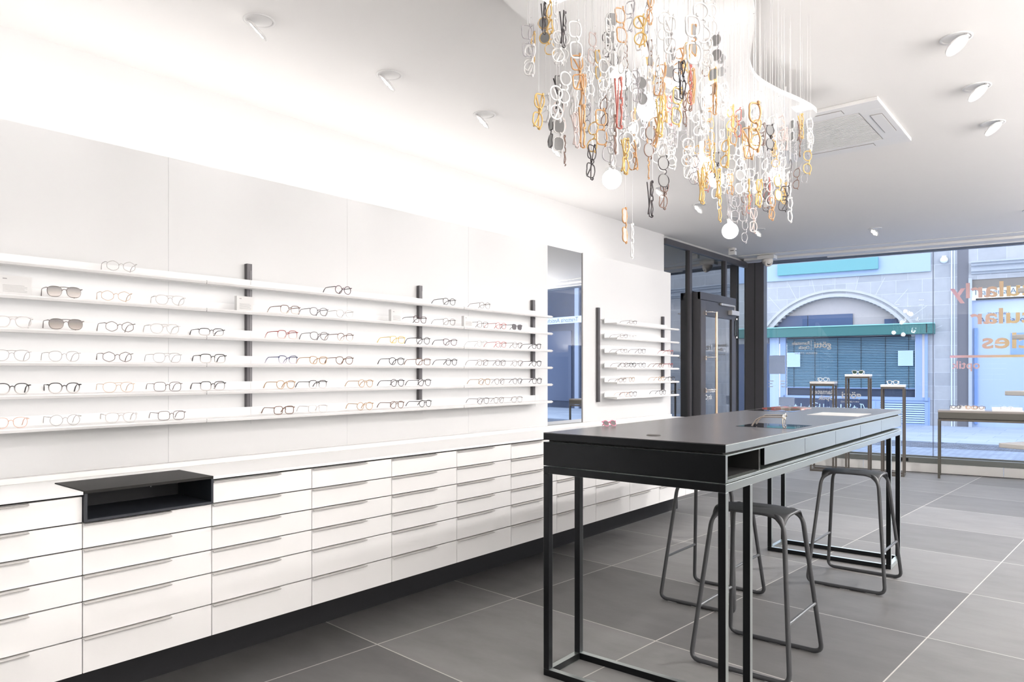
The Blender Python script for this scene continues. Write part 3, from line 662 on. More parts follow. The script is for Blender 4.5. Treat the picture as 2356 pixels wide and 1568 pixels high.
# ------------------------------------------------------------------ ceiling fixtures
LED = mat('led_white', (1, 1, 1), .5, emit=(1, .98, .95), es=3.5)
FIX = mat('fixture_white', (.76, .75, .74), .4)
def downlight(x, y, side, label, watts, cone=1.9, tilt=52, vis=True):
    vt, rz = (46, math.radians(40)) if side < 0 else (36, math.radians(-12))
    t = thing('ceiling_spotlight', label, 'spotlight', (x, y, CZ), rz, 'tilting recessed ceiling spotlights')
    if vis:
        m = MB(); m.lathe([(.080, 0), (.080, -.004), (.068, -.0045), (.066, -.001)], (0, 0, 0), 32); m.build('trim_ring', FIX, t)
        m = MB(); m.lathe([(.0655, -.0012), (.063, -.0006), (.0005, -.0004)], (0, 0, 0), 32); m.build('recess', mat('recess_grey', (.88, .87, .86), .5), t)
        T = math.radians(vt); d = Vector((-side*math.cos(T), 0, -math.sin(T))); n = Vector((side*math.sin(T), 0, -math.cos(T)))
        hinge = Vector((side*.06, 0, -.006)); c = hinge+d*.068; q = Matrix((d, Vector((0, 1, 0)), d.cross(Vector((0, 1, 0))))).transposed().to_4x4()
        zz = d.cross(Vector((0, 1, 0))); sg = 1 if zz.dot(n) > 0 else -1
        q.translation = c
        m = MB(); m.M = q; m.lathe([(.0005, -sg*.014), (.050, -sg*.014), (.062, -sg*.008), (.064, 0), (.061, sg*.001), (.058, -sg*.002), (.0005, -sg*.002)], (0, 0, 0), 32); hd = m.build('lamp_head', FIX, t)
        m = MB(); m.M = q
        for k in range(7):
            a = k*PI/3; r = 0 if k == 6 else .035; m.lathe([(.0004, sg*.0006), (.0135, sg*.0006), (.0135, -sg*.002)], (r*math.cos(a), r*math.sin(a), 0), 12)
        m.build('led_lens', LED, hd)
        m = MB(); m.tube([(side*.058, -.02, -.004), (side*.058, .02, -.004)], .006, 8); m.build('hinge', FIX, t)
    l = bpy.data.lights.new('spot', 'SPOT'); l.energy = watts; l.spot_size = cone; l.spot_blend = .9; l.shadow_soft_size = .06; l.color = WARM
    o = bpy.data.objects.new('spot_beam', l); COL.objects.link(o); o.parent = t
    T = math.radians(tilt); n = Vector((side*math.sin(T), 0, -math.cos(T)))
    o.location = Vector((-side*.0, 0, -.09))+n*.02; o.rotation_euler = n.to_track_quat('-Z', 'Y').to_euler(); o.name = 'spot_beam'
    return t
LW = 12
for k in range(9):
    y = 2.015+.875*k-(.875 if False else 0)
    downlight(-3.36, y, -1, 'tilted white ceiling spotlight, %s along the left wall counted from the left' % NTH[k], LW, tilt=42)
downlight(-3.36, 1.14, -1, 'tilted white ceiling spotlight above the left wall, outside the view at the left', LW, tilt=42)
for k in range(3): downlight(-.606, 4.536+.86*k, 1, 'tilted white ceiling spotlight with lit diodes, %s of the right row counted from the top' % NTH[k], 300, tilt=58, cone=1.45)
for k, (x, y) in enumerate(((-.606, 3.66), (-.606, 2.79), (-.606, 1.9), (-.606, 1.0), (-.606, .1), (-.606, -.8))): downlight(x, y, 1, 'tilted white ceiling spotlight of the right row, outside the view, %s towards the rear' % NTH[k], 300, tilt=58, cone=1.45)
for k, (x, y) in enumerate(((-2.6, .3), (-2.6, -.9), (1.0, 7.6), (1.0, 8.9), (-.6, 9.9), (-2.2, 9.9))): downlight(x, y, 1 if k < 2 else -1, 'added ceiling spotlight for fill light, %s of the spare ones' % NTH[k], 60 if k < 2 else 230 if k < 4 else 150, tilt=15 if k < 2 or k > 3 else 52, cone=2.2 if k < 2 or k > 3 else 1.5)  # spare spots added as fill for rear, window end and far cabinets
# air conditioner
ac = thing('air_conditioner', 'white square ceiling air conditioner cassette with slatted grille', 'air conditioner', (-1.62, 5.70, CZ))
x0, x1, y0, y1 = -.49, .49, -.545, .545
m = MB(); zt, zb = 0, -.026
def fr4(m, X0, X1, Y0, Y1, i0, i1, z0, z1):
    m.box(X0, X1, Y0, i0, z0, z1) if False else None
m.box(x0, x1, y0, -.36, zb, zt); m.box(x0, x1, .36, y1, zb, zt); m.box(x0, -.33, -.36, .36, zb, zt); m.box(.33, x1, -.36, .36, zb, zt); m.box(-.33, .33, -.36, .36, -.008, 0)
m.build('casing', FIX, ac, .012)
m = MB()
for k in range(30): 
    y = -.345+k*.0238; m.box(-.325, .325, y, y+.012, -.026, -.012)
gr = m.build('grille', FIX, ac)
m = MB(); m.box(-.325, .325, -.355, .355, -.0105, -.0085); m.build('grille_void', mat('grille_dark', (.09, .085, .085), .8), gr)
for nm, (a, b_, c, d) in (('air_flap', (-.25, .25, -.49, -.41)), ('air_flap', (-.25, .25, .41, .49)), ('air_flap', (-.45, -.38, -.22, .22)), ('air_flap', (.375, .455, -.26, .20))):
    m = MB(); m.box(a, b_, c, d, -.0275, -.0262); f = m.build(nm, mat('flap_gap', (.25, .23, .22), .6), ac)
    m = MB(); m.box(a+.005, b_-.004, c+.006, d-.004, -.030, -.0275); m.build('flap_blade', FIX, f, .001)
m = MB(); m.box(-.30, -.27, -.52, -.50, -.028, -.026); m.build('indicator', mat('ind_dark', (.12, .11, .11), .4), ac)
# security camera and motion sensor
sc_ = thing('security_camera', 'white dome security camera under the ceiling near the window corner', 'camera', (-3.98, 11.02, CZ)); IV = mat('plastic_ivory', (.72, .68, .63), .4)
m = MB(); m.box(-.13, .13, -.06, .09, -.075, -.02); m.box(-.11, .11, -.04, .07, -.02, 0); m.build('mounting_box', FIX, sc_, .004)
m = MB(); m.lathe([(.075, -.075), (.085, -.085), (.08, -.12), (.06, -.15), (.045, -.16)], (0.01, 0, 0), 28); m.lathe([(.0005, -.16), (.045, -.16)], (.01, 0, 0), 20)
dm = m.build('dome_body', IV, sc_)
q = Vector((.62, -.62, -.42)).normalized().to_track_quat('Z', 'Y').to_matrix().to_4x4(); q.translation = (.01, 0, -.115)
m = MB(); m.M = q; m.lathe([(.066, -.02), (.066, .04), (.058, .062), (.036, .066), (.034, .058), (.0005, .058)], (0, 0, 0), 28); b1 = m.build('lens_ball', IV, sc_)
m = MB(); m.M = q; m.lathe([(.034, .0585), (.03, .062), (.012, .0625), (.0005, .066)], (0, 0, 0), 24); m.build('camera_lens', mat('camlens', (.05, .04, .04), .15), b1)
se = thing('motion_sensor', 'small white motion sensor on the ceiling above the entrance door', 'sensor', (-4.17, 10.15, CZ))
m = MB(); m.box(-.05, .05, -.035, .035, -.10, 0); m.build('housing', FIX, se, .006)
m = MB(); m.box(.0502, .053, -.02, .022, -.045, -.035); m.box(-.02, .035, -.0375, -.0352, -.045, -.033); m.build('sensor_slit', mat('slit', (.15, .15, .15), .5), se)
# ------------------------------------------------------------------ chandelier
ch = thing('glasses_chandelier', 'white cloud shaped ceiling panel of the eyeglass chandelier', 'chandelier', (-1.6, 3.5, CZ))
cl = [(-1.02, 2.5), (-1.08, 2.85), (-1.216, 3.197), (-1.285, 3.4), (-1.40, 3.66), (-1.487, 3.863), (-1.53, 4.09), (-1.504, 4.352), (-1.452, 4.593), (-1.425, 4.80), (-1.45, 4.91), (-1.56, 4.96), (-1.74, 4.95), (-1.92, 4.85), (-2.04, 4.6), (-2.10, 4.25), (-2.09, 3.9), (-2.05, 3.55), (-2.08, 3.2), (-2.13, 2.85), (-2.10, 2.5), (-1.98, 2.2), (-1.75, 2.02), (-1.45, 1.98), (-1.2, 2.12), (-1.07, 2.3)]
def smooth_poly(P, n=4):
    out = []; N_ = len(P)
    for i in range(N_):
        p0, p1, p2, p3 = [Vector(P[(i+k-1) % N_]) for k in range(4)]
        for k in range(n):
            t_ = k/n; out.append(tuple(.5*((2*p1)+(-p0+p2)*t_+(2*p0-5*p1+4*p2-p3)*t_*t_+(-p0+3*p1-3*p2+p3)*t_**3)))
    return out
CLM = mat('cloud_white', (.80, .79, .78), .5); nt = CLM.node_tree; b = nt.nodes['Principled BSDF']
vo = nt.nodes.new('ShaderNodeTexVoronoi'); vo.inputs['Scale'].default_value = 14; vo.inputs['Randomness'].default_value = .8; tc = nt.nodes.new('ShaderNodeTexCoord'); lt = nt.nodes.new('ShaderNodeMath'); lt.operation = 'LESS_THAN'; lt.inputs[1].default_value = .05
mx = nt.nodes.new('ShaderNodeMix'); mx.data_type = 'RGBA'; mx.inputs[6].default_value = (.80, .79, .78, 1); mx.inputs[7].default_value = (.35, .33, .32, 1)
nt.links.new(tc.outputs['Object'], vo.inputs['Vector']); nt.links.new(vo.outputs['Distance'], lt.inputs[0]); nt.links.new(lt.outputs[0], mx.inputs[0]); nt.links.new(mx.outputs[2], b.inputs['Base Color'])
CLZ = 3.14
m = MB((-1.6, 3.5, CZ)); m.prism(smooth_poly(cl), CLZ, CLZ+.03); m.build('cloud_panel', CLM, ch)
m = MB((-1.6, 3.5, CZ))
for x, y in ((-1.55, 4.62), (-1.25, 2.7), (-1.95, 2.5), (-1.95, 4.5), (-1.38, 3.45)): m.tube([(x, y, CLZ+.03), (x, y, CZ)], .006, 8)
m.build('hanger_rod', FIX, ch)
for k, (x, y) in enumerate(((-1.47, 4.70), (-1.36, 3.30), (-1.62, 3.0), (-1.9, 3.6), (-1.9, 2.6))):
    m = MB((-1.6, 3.5, CZ)); m.box(x-.05, x+.05, y-.05, y+.05, CLZ-.004, CLZ); m.build('panel_light', LED, ch)
GL = mat('globe_glow', (1, 1, 1), .4, emit=(1, .985, .97), es=13)
THM = mat('thread_clear', (.78, .77, .76), .3)
thm = MB(); thm.tube([(0, 0, 0), (0, 0, 1)], .0008, 5, caps=False); thm = mesh_of(thm, 'thread')
gm = MB(); gm.lathe([(.0005+.05*math.sin(PI*k/20), -.05*math.cos(PI*k/20)) for k in range(21)], (0, 0, 0), 28); gm = mesh_of(gm, 'globe')
nk = MB(); nk.lathe([(.0005, .048), (.017, .048), (.017, .060), (.012, .066), (.012, .125), (.0005, .125)], (0, 0, 0), 20); nk = mesh_of(nk, 'neck')
for k, (x, y, z, lab) in enumerate(((-1.702, 2.848, 2.80, 'third lit globe bulb from the left, above two others in the hanging glasses'), (-1.483, 2.714, 2.571, 'large lit globe bulb in the upper middle, second lowest on the left side'), (-1.72, 3.413, 3.0-.02, 'lit globe bulb highest of all, top centre of the chandelier'),
    (-1.538, 3.353, 2.477, 'lit globe bulb with gold glasses hanging right below it'), (-1.843, 4.226, 2.649, 'lit globe bulb just right of the one with gold glasses below'), (-1.824, 4.401, 2.352, 'lit globe bulb hanging lowest of all, below the glasses'),
    (-1.70, 5.0-.1, 2.80, 'lit globe bulb furthest right in the chandelier'), (-1.969, 3.208, 2.458, 'pale globe bulb hanging lowest at the left side of the chandelier'), (-1.70, 4.40, 2.86, 'lit globe bulb half hidden by glasses at the right side'), (-1.432, 3.248, 2.784, 'very bright globe bulb in the dense middle of the hanging glasses'))):
    t = thing('globe_bulb', lab, 'lamp', (x, y, z), 0, 'globe bulbs hanging in the glasses chandelier')
    inst('globe', gm, GL, t); inst('lamp_neck', nk, FIX, t)
    o = inst('suspension_thread', thm, THM, t); o.location = (0, 0, .125); o.scale = (1.5, 1.5, CLZ-z-.125)
HC = [mat('h_white', (.84, .83, .82), .22), mat('h_clear_grey', (.46, .44, .46), .2), mat('h_honey', (.72, .47, .17), .22), mat('h_orange', (.60, .33, .15), .22), mat('h_tortoise', (.22, .13, .10), .25), mat('h_black', (.06, .05, .055), .25), mat('h_pink', (.76, .64, .61), .22), mat('h_red', (.55, .16, .13), .25)]
SHP = ['round', 'square', 'wayfarer', 'panto', 'narrow', 'hexagonal']
HL = mat('lens_grey_hanging', (.24, .24, .24), .08)
HANG=[
(-1.72,2.18,2.74,18,1,1,0,0,'clear grey square glasses|upper~far left edge'),
(-1.82,2.42,2.90,-14,2,0,1,1,'honey yellow round sunglasses|top~far left edge'),
(-1.52,1.99,2.37,37,2,2,0,0,'honey yellow wayfarer glasses|middle~far left edge'),
(-1.35,2.13,2.31,25,3,1,0,1,'orange brown square glasses|lower~left'),
(-1.45,2.22,2.23,40,5,1,0,0,'black square glasses|bottom~left'),
(-1.32,2.24,1.98,60,3,2,2,0,'orange brown wayfarer sunglasses|lowest~centre left'),
(-1.37,2.38,1.95,70,0,4,0,0,'white narrow glasses|lowest~centre left'),
(-1.21,2.24,2.06,72,5,2,0,0,'black wayfarer glasses|lowest~centre'),
(-1.26,2.42,2.20,19,5,0,1,0,'black round sunglasses|bottom~centre'),
(-1.43,2.75,2.21,29,4,1,0,0,'tortoise brown square glasses|bottom~centre'),
(-1.28,2.35,2.30,30,4,0,1,0,'tortoise brown round sunglasses|lower~centre left'),
(-1.22,2.01,2.23,75,4,2,0,0,'tortoise brown wayfarer glasses|lower~centre left'),
(-1.28,2.18,2.21,54,2,2,0,0,'honey yellow wayfarer glasses|lower~centre left'),
(-1.48,2.71,2.34,80,3,4,0,0,'orange brown narrow glasses|bottom~centre left'),
(-1.13,2.48,2.14,65,2,4,0,0,'honey yellow narrow glasses|bottom~centre right'),
(-1.37,3.19,2.22,57,2,4,0,0,'honey yellow narrow glasses|lowest~centre right'),
(-1.33,3.37,2.24,12,1,1,0,0,'clear grey square glasses|lowest~right'),
(-1.48,3.77,2.21,30,1,3,0,0,'clear grey panto glasses|lowest~right'),
(-1.39,3.66,2.24,21,6,1,0,0,'pale pink square glasses|lowest~right'),
(-1.42,4.02,2.37,29,3,1,0,0,'orange brown square glasses|lowest~right'),
(-1.22,3.71,2.28,41,0,2,0,0,'white wayfarer glasses|lowest~far right edge'),
(-1.15,3.76,2.52,10,2,3,0,0,'honey yellow panto glasses|bottom~far right edge'),
(-1.14,3.77,2.68,24,0,2,0,0,'white wayfarer glasses|lower~far right edge'),
(-1.24,3.96,2.78,47,2,1,0,0,'honey yellow square glasses|lower~far right edge'),
(-1.47,2.39,2.79,-4,0,1,1,0,'white square sunglasses|top~centre left'),
(-1.70,2.78,2.90,15,5,2,1,0,'black wayfarer sunglasses|upper~centre left'),
(-1.33,2.23,2.70,28,3,1,0,0,'orange brown square glasses|top~centre left'),
(-1.43,2.63,2.95,44,3,2,0,0,'orange brown wayfarer glasses|top~centre left'),
(-1.74,2.79,2.95,-34,5,2,0,0,'black wayfarer glasses|upper~left'),
(-1.45,2.05,2.66,76,5,2,0,0,'black wayfarer glasses|top~left'),
(-1.35,1.97,2.56,17,0,1,0,0,'white square glasses|upper~left'),
(-1.50,2.08,2.62,18,0,0,0,0,'white round glasses|upper~far left edge, second^'),
(-1.45,2.13,2.53,11,3,1,0,0,'orange brown square glasses|upper~left'),
(-1.45,2.05,2.45,30,0,0,0,0,'white round glasses|middle~left'),
(-1.40,1.93,2.35,25,0,0,0,0,'white round glasses|middle~far left edge'),
(-1.54,2.14,2.48,56,5,1,1,0,'black square sunglasses|middle~far left edge'),
(-1.47,2.20,2.49,62,3,4,0,0,'orange brown narrow glasses|middle~left'),
(-1.55,2.42,2.68,59,2,0,1,0,'honey yellow round sunglasses|upper~left'),
(-1.53,2.24,2.37,63,6,1,0,0,'pale pink square glasses|lower~left'),
(-1.24,1.86,2.22,83,3,4,0,0,'orange brown narrow glasses|lower~left'),
(-1.08,2.06,2.27,64,2,4,0,0,'honey yellow narrow glasses|middle~centre'),
(-1.09,2.19,2.34,33,2,1,0,0,'honey yellow square glasses|middle~centre'),
(-1.07,2.20,2.43,89,5,2,0,0,'black wayfarer glasses|middle~centre, second^'),
(-0.96,2.02,2.33,72,7,0,0,0,'red round glasses|middle~centre'),
(-1.26,2.89,2.83,-33,1,0,1,0,'clear grey round sunglasses|upper~centre right, first^'),
(-1.43,3.34,2.95,-29,1,0,1,0,'clear grey round sunglasses|upper~centre right, second^'),
(-0.80,1.70,2.30,20,0,1,0,0,'white square glasses|upper~centre, second^'),
(-0.86,1.88,2.43,15,0,0,0,0,'white round glasses|top~centre right'),
(-1.20,2.72,2.87,23,0,3,0,0,'white panto glasses|top~centre right'),
(-1.08,2.12,2.55,17,0,1,0,0,'white square glasses|top~centre'),
(-0.68,1.80,2.08,31,3,2,0,0,'orange brown wayfarer glasses|lower~right'),
(-1.09,2.81,2.37,15,3,1,0,0,'orange brown square glasses|lower~right'),
(-1.20,2.94,2.48,39,3,1,0,0,'orange brown square glasses|lower~centre right, second^'),
(-1.39,3.84,2.38,23,5,1,0,0,'black square glasses|lowest~right'),
(-1.23,3.31,2.29,36,2,1,0,0,'honey yellow square glasses|bottom~right'),
(-1.16,3.36,2.31,30,2,0,2,0,'honey yellow round sunglasses|bottom~far right edge'),
(-1.58,4.34,2.51,4,4,0,1,0,'tortoise brown round sunglasses|lowest~right'),
(-1.30,3.25,2.34,22,0,0,1,0,'white round sunglasses|bottom~right, first^'),
(-1.15,2.98,2.21,73,2,2,0,0,'honey yellow wayfarer glasses|bottom~right'),
(-1.38,3.18,2.42,31,5,0,1,0,'black round sunglasses|bottom~centre right'),
(-1.43,3.45,2.29,65,1,1,0,0,'clear grey square glasses|lowest~centre right'),
(-1.12,3.55,2.56,68,4,2,1,0,'tortoise brown wayfarer sunglasses|lower~far right edge'),
(-1.19,3.34,2.55,22,5,0,1,0,'black round sunglasses|lower~right'),
(-1.24,3.78,2.49,81,5,4,0,0,'black narrow glasses|bottom~far right edge'),
(-1.31,2.73,2.31,11,0,1,0,0,'white square glasses|bottom~centre'),
(-1.33,2.15,2.25,14,1,2,0,0,'clear grey wayfarer glasses|lower~centre left'),
(-1.57,2.41,2.75,44,6,1,0,0,'pale pink square glasses|upper~left'),
(-1.52,2.80,2.85,55,4,0,1,0,'tortoise brown round sunglasses|upper~centre'),
(-1.57,2.89,2.82,40,2,0,1,0,'honey yellow round sunglasses|upper~centre left'),
(-0.94,1.58,2.14,82,7,2,0,0,'red wayfarer glasses|middle~centre left'),
(-1.68,2.94,2.62,15,6,3,0,0,'pale pink panto glasses|lower~centre left'),
(-1.54,2.78,2.53,32,1,1,0,0,'clear grey square glasses|lower~centre left'),
(-1.13,2.48,2.41,52,0,0,0,0,'white round glasses|middle~centre right, first^'),
(-1.35,2.30,2.50,76,5,2,1,0,'black wayfarer sunglasses|middle~centre left'),
(-1.42,2.54,2.58,14,1,0,1,0,'clear grey round sunglasses|middle~centre left'),
(-1.61,3.22,2.77,-43,0,2,0,0,'white wayfarer glasses|middle~centre, second^'),
(-1.72,4.65,2.62,83,4,2,0,0,'tortoise brown wayfarer glasses|bottom~right'),
(-1.74,3.05,2.86,6,0,0,0,0,'white round glasses|middle~centre left, second^'),
(-1.44,2.34,2.48,-66,0,1,0,0,'white square glasses|middle~centre left'),
(-1.28,2.54,2.49,-42,0,3,0,0,'white panto glasses|middle~centre, second^'),
(-1.33,2.77,2.77,33,2,2,0,0,'honey yellow wayfarer glasses|upper~centre'),
(-1.64,2.47,2.50,-41,1,0,0,0,'clear grey round glasses|lower~left'),
(-1.85,4.44,2.96,54,2,1,0,0,'honey yellow square glasses|lower~centre right'),
(-1.90,2.92,2.52,78,0,1,0,0,'white square glasses|lower~left'),
(-1.75,3.35,2.96,-65,3,0,0,0,'orange brown round glasses|middle~centre'),
(-2.00,4.83,2.83,-71,0,3,0,1,'white panto glasses|bottom~centre right, third^'),
(-1.39,2.58,2.42,-25,3,3,0,0,'orange brown panto glasses|lower~centre'),
(-1.51,2.97,2.45,3,0,5,0,0,'white hexagonal glasses|lower~centre'),
(-1.60,4.63,2.62,-5,1,1,0,0,'clear grey square glasses|bottom~far right edge, first^'),
(-1.26,2.62,2.32,1,0,0,0,0,'white round glasses|lower~centre'),
(-1.58,3.39,2.71,-43,0,3,0,0,'white panto glasses|lower~centre right, first^'),
(-1.34,2.58,2.83,-12,0,0,0,1,'white round glasses|top~centre'),
(-1.27,3.15,2.58,-67,7,1,0,1,'red square glasses|lower~centre right'),
(-1.77,4.69,2.68,6,1,2,0,0,'clear grey wayfarer glasses|bottom~right, first^'),
(-1.25,2.44,2.67,61,0,2,1,1,'white wayfarer sunglasses|upper~centre'),
(-1.38,3.63,2.63,8,0,3,0,0,'white panto glasses|lower~right'),
(-1.78,3.26,2.63,-77,0,1,0,1,'white square glasses|lower~centre left, fourth^'),
(-1.50,2.72,2.96,-84,1,1,0,1,'clear grey square glasses|top~centre left, second^'),
(-1.80,4.06,2.77,24,0,2,0,1,'white wayfarer glasses|lower~centre right'),
(-1.65,4.56,2.58,14,1,0,0,0,'clear grey round glasses|bottom~right'),
(-1.22,2.56,2.55,-69,3,4,0,0,'orange brown narrow glasses|middle~centre'),
(-1.71,3.52,2.73,-29,1,0,0,0,'clear grey round glasses|lower~centre'),
(-1.53,2.63,2.95,-36,1,1,0,0,'clear grey square glasses|top~centre left, first^'),
(-1.75,2.37,2.44,-70,5,1,1,0,'black square sunglasses|lower~far left edge'),
(-1.56,2.48,2.51,-58,4,3,0,0,'tortoise brown panto glasses|middle~left'),
(-1.47,2.97,2.86,-27,3,0,0,0,'orange brown round glasses|upper~centre'),
(-1.59,4.95,2.94,43,1,2,0,0,'clear grey wayfarer glasses|lower~far right edge'),
(-1.43,3.00,2.92,48,0,1,0,0,'white square glasses|upper~centre, first^'),
(-1.26,2.98,2.40,-61,2,3,0,0,'honey yellow panto glasses|lower~centre right, second^'),
(-1.50,3.08,2.80,-44,0,2,0,0,'white wayfarer glasses|middle~centre, third^'),
(-1.58,3.25,2.81,8,0,3,0,1,'white panto glasses|middle~centre, third^'),
(-1.76,2.35,2.91,80,5,4,0,1,'black narrow glasses|top~far left edge'),
(-1.75,2.23,2.69,-11,0,2,0,0,'white wayfarer glasses|upper~far left edge'),
(-1.70,2.34,2.89,65,0,2,0,0,'white wayfarer glasses|top~far left edge'),
(-1.25,2.78,2.77,-18,0,3,0,1,'white panto glasses|upper~centre right'),
(-1.55,2.69,2.38,-40,3,1,0,0,'orange brown square glasses|lower~centre left'),
(-1.62,2.25,2.37,16,0,1,1,0,'white square sunglasses|lower~far left edge'),
(-1.98,4.95,2.91,26,5,2,0,0,'black wayfarer glasses|bottom~right'),
(-1.87,3.01,2.84,-11,0,2,0,1,'white wayfarer glasses|middle~left, second^'),
(-1.72,4.62,2.93,68,0,1,0,0,'white square glasses|lower~right, second^'),
(-1.46,3.23,2.40,23,2,5,0,0,'honey yellow hexagonal glasses|bottom~centre right'),
(-1.53,3.18,2.45,-62,0,3,0,0,'white panto glasses|bottom~centre'),
(-1.43,3.77,2.81,-51,0,5,1,0,'white hexagonal sunglasses|middle~right'),
(-1.49,2.81,2.51,40,0,2,0,1,'white wayfarer glasses|lower~centre, third^'),
(-2.02,3.15,2.84,-46,0,3,0,0,'white panto glasses|middle~left, third^'),
(-1.49,3.78,2.36,47,4,3,0,0,'tortoise brown panto glasses|lowest~right'),
(-1.88,4.53,2.73,-32,0,2,0,1,'white wayfarer glasses|bottom~centre right, first^'),
(-1.65,4.37,2.62,-57,0,4,1,0,'white narrow sunglasses|bottom~right'),
(-1.23,3.27,2.56,-19,2,2,0,0,'honey yellow wayfarer glasses|lower~right'),
(-1.37,4.27,2.58,-63,4,3,0,1,'tortoise brown panto glasses|bottom~far right edge'),
(-1.88,3.29,2.76,75,3,2,0,0,'orange brown wayfarer glasses|lower~centre left'),
(-1.46,4.82,2.91,56,1,5,0,1,'clear grey hexagonal glasses|lower~far right edge'),
(-1.35,2.65,2.71,11,6,1,1,0,'pale pink square sunglasses|upper~centre'),
(-1.47,3.23,2.65,-9,0,3,0,0,'white panto glasses|lower~centre right, second^'),
(-1.34,2.52,2.62,-78,0,4,0,1,'white narrow glasses|upper~centre'),
(-1.42,4.34,2.89,-74,0,1,1,0,'white square sunglasses|lower~far right edge'),
(-1.77,4.42,2.82,-42,0,2,0,0,'white wayfarer glasses|bottom~centre right, second^'),
(-1.79,4.82,2.97,-45,0,2,0,0,'white wayfarer glasses|lower~right'),
(-1.60,3.07,2.46,6,0,0,0,0,'white round glasses|bottom~centre'),
(-1.52,3.96,2.54,3,0,0,0,0,'white round glasses|bottom~right, first^'),
(-1.54,4.62,2.69,-12,0,2,0,0,'white wayfarer glasses|bottom~far right edge'),
(-1.36,4.01,2.58,14,0,4,0,0,'white narrow glasses|bottom~far right edge, first^'),
(-1.43,3.40,2.82,16,0,4,0,0,'white narrow glasses|middle~centre right, second^'),
(-1.24,3.48,2.32,-58,0,3,0,0,'white panto glasses|bottom~right'),
(-1.40,2.63,2.42,84,0,2,0,0,'white wayfarer glasses|lower~centre, second^'),
(-1.65,2.89,2.61,84,2,3,0,1,'honey yellow panto glasses|lower~centre left'),
(-1.34,3.95,2.51,71,0,3,0,0,'white panto glasses|bottom~far right edge'),
(-1.41,2.30,2.33,-51,0,1,0,1,'white square glasses|lower~centre left, first^'),
(-1.73,2.82,2.80,38,0,0,0,0,'white round glasses|upper~centre left'),
(-1.50,2.47,2.57,73,0,0,0,0,'white round glasses|middle~centre left, first^'),
(-1.82,3.91,2.72,-50,2,3,0,1,'honey yellow panto glasses|lower~centre right, first^'),
(-1.36,2.58,2.62,-28,3,1,0,1,'orange brown square glasses|middle~centre'),
(-1.83,4.48,2.57,20,1,3,0,1,'clear grey panto glasses|lowest~centre right, first^'),
(-1.89,3.54,2.85,-85,1,2,0,1,'clear grey wayfarer glasses|lower~centre, first^'),
(-1.33,3.81,2.67,75,2,3,0,0,'honey yellow panto glasses|lower~right'),
(-1.52,2.95,2.66,42,0,3,0,0,'white panto glasses|middle~centre, first^'),
(-1.64,2.53,2.76,41,0,3,0,1,'white panto glasses|upper~left'),
(-1.43,3.45,2.72,-58,2,5,0,1,'honey yellow hexagonal glasses|lower~centre right'),
(-1.43,3.07,2.38,27,6,0,0,1,'pale pink round glasses|bottom~centre right'),
(-1.57,2.26,2.49,-83,0,3,0,0,'white panto glasses|middle~left, first^'),
(-1.33,3.34,2.66,-44,1,3,1,0,'clear grey panto sunglasses|lower~right'),
(-1.74,3.41,2.79,34,0,2,0,0,'white wayfarer glasses|middle~centre, first^'),
(-1.48,3.12,2.47,-67,0,3,0,1,'white panto glasses|lower~centre'),
(-1.40,2.46,2.57,-4,1,4,0,1,'clear grey narrow glasses|middle~centre left'),
(-1.72,2.42,2.80,-14,0,0,0,0,'white round glasses|upper~far left edge, third^'),
(-1.99,4.61,2.61,47,0,1,0,0,'white square glasses|lowest~centre right'),
(-1.46,2.47,2.41,-35,1,3,0,0,'clear grey panto glasses|lower~centre left'),
(-2.01,3.83,2.97,38,1,3,1,1,'clear grey panto sunglasses|middle~centre'),
(-1.29,2.66,2.51,60,4,1,0,1,'tortoise brown square glasses|middle~centre'),
(-1.34,3.68,2.49,-68,0,2,0,1,'white wayfarer glasses|bottom~right'),
(-1.41,4.13,2.77,18,0,5,0,0,'white hexagonal glasses|lower~far right edge'),
(-1.58,4.59,2.77,-40,0,0,0,1,'white round glasses|bottom~far right edge'),
(-1.53,4.28,2.75,-14,1,3,0,0,'clear grey panto glasses|lower~right'),
(-1.60,2.16,2.78,-69,2,2,0,0,'honey yellow wayfarer glasses|top~far left edge'),
(-1.44,3.50,2.73,50,0,1,0,0,'white square glasses|lower~centre right'),
(-1.40,2.63,2.55,-68,1,0,0,0,'clear grey round glasses|middle~centre'),
(-1.43,2.27,2.56,27,0,5,0,1,'white hexagonal glasses|upper~left'),
(-1.92,2.47,2.87,-71,2,1,0,0,'honey yellow square glasses|upper~far left edge'),
(-1.39,2.38,2.31,26,0,0,1,0,'white round sunglasses|lower~centre left'),
(-1.47,3.01,2.67,-57,6,3,0,0,'pale pink panto glasses|middle~centre'),
(-1.87,3.29,2.98,11,0,2,0,1,'white wayfarer glasses|middle~centre left, second^'),
(-1.85,2.47,2.59,-43,0,3,0,0,'white panto glasses|middle~far left edge'),
(-1.39,2.29,2.65,72,0,3,0,0,'white panto glasses|upper~centre left'),
(-1.65,3.40,2.89,43,0,3,0,0,'white panto glasses|middle~centre, fourth^'),
(-1.41,2.79,2.48,4,1,2,0,0,'clear grey wayfarer glasses|lower~centre, second^'),
(-1.48,3.78,2.67,72,2,1,0,0,'honey yellow square glasses|lower~right'),
(-1.53,4.36,2.91,-69,0,4,0,1,'white narrow glasses|lower~right'),
(-1.41,3.90,2.45,-76,7,3,1,0,'red panto sunglasses|bottom~right'),
(-1.80,3.37,2.61,24,0,2,0,0,'white wayfarer glasses|lower~centre, first^'),
(-1.41,3.20,2.82,-42,2,1,1,0,'honey yellow square sunglasses|middle~centre right'),
(-1.43,4.17,2.62,-41,1,3,0,1,'clear grey panto glasses|bottom~far right edge'),
(-1.43,2.80,2.74,-28,0,5,0,1,'white hexagonal glasses|upper~centre, second^'),
(-1.38,3.08,2.89,72,0,2,0,1,'white wayfarer glasses|upper~centre right'),
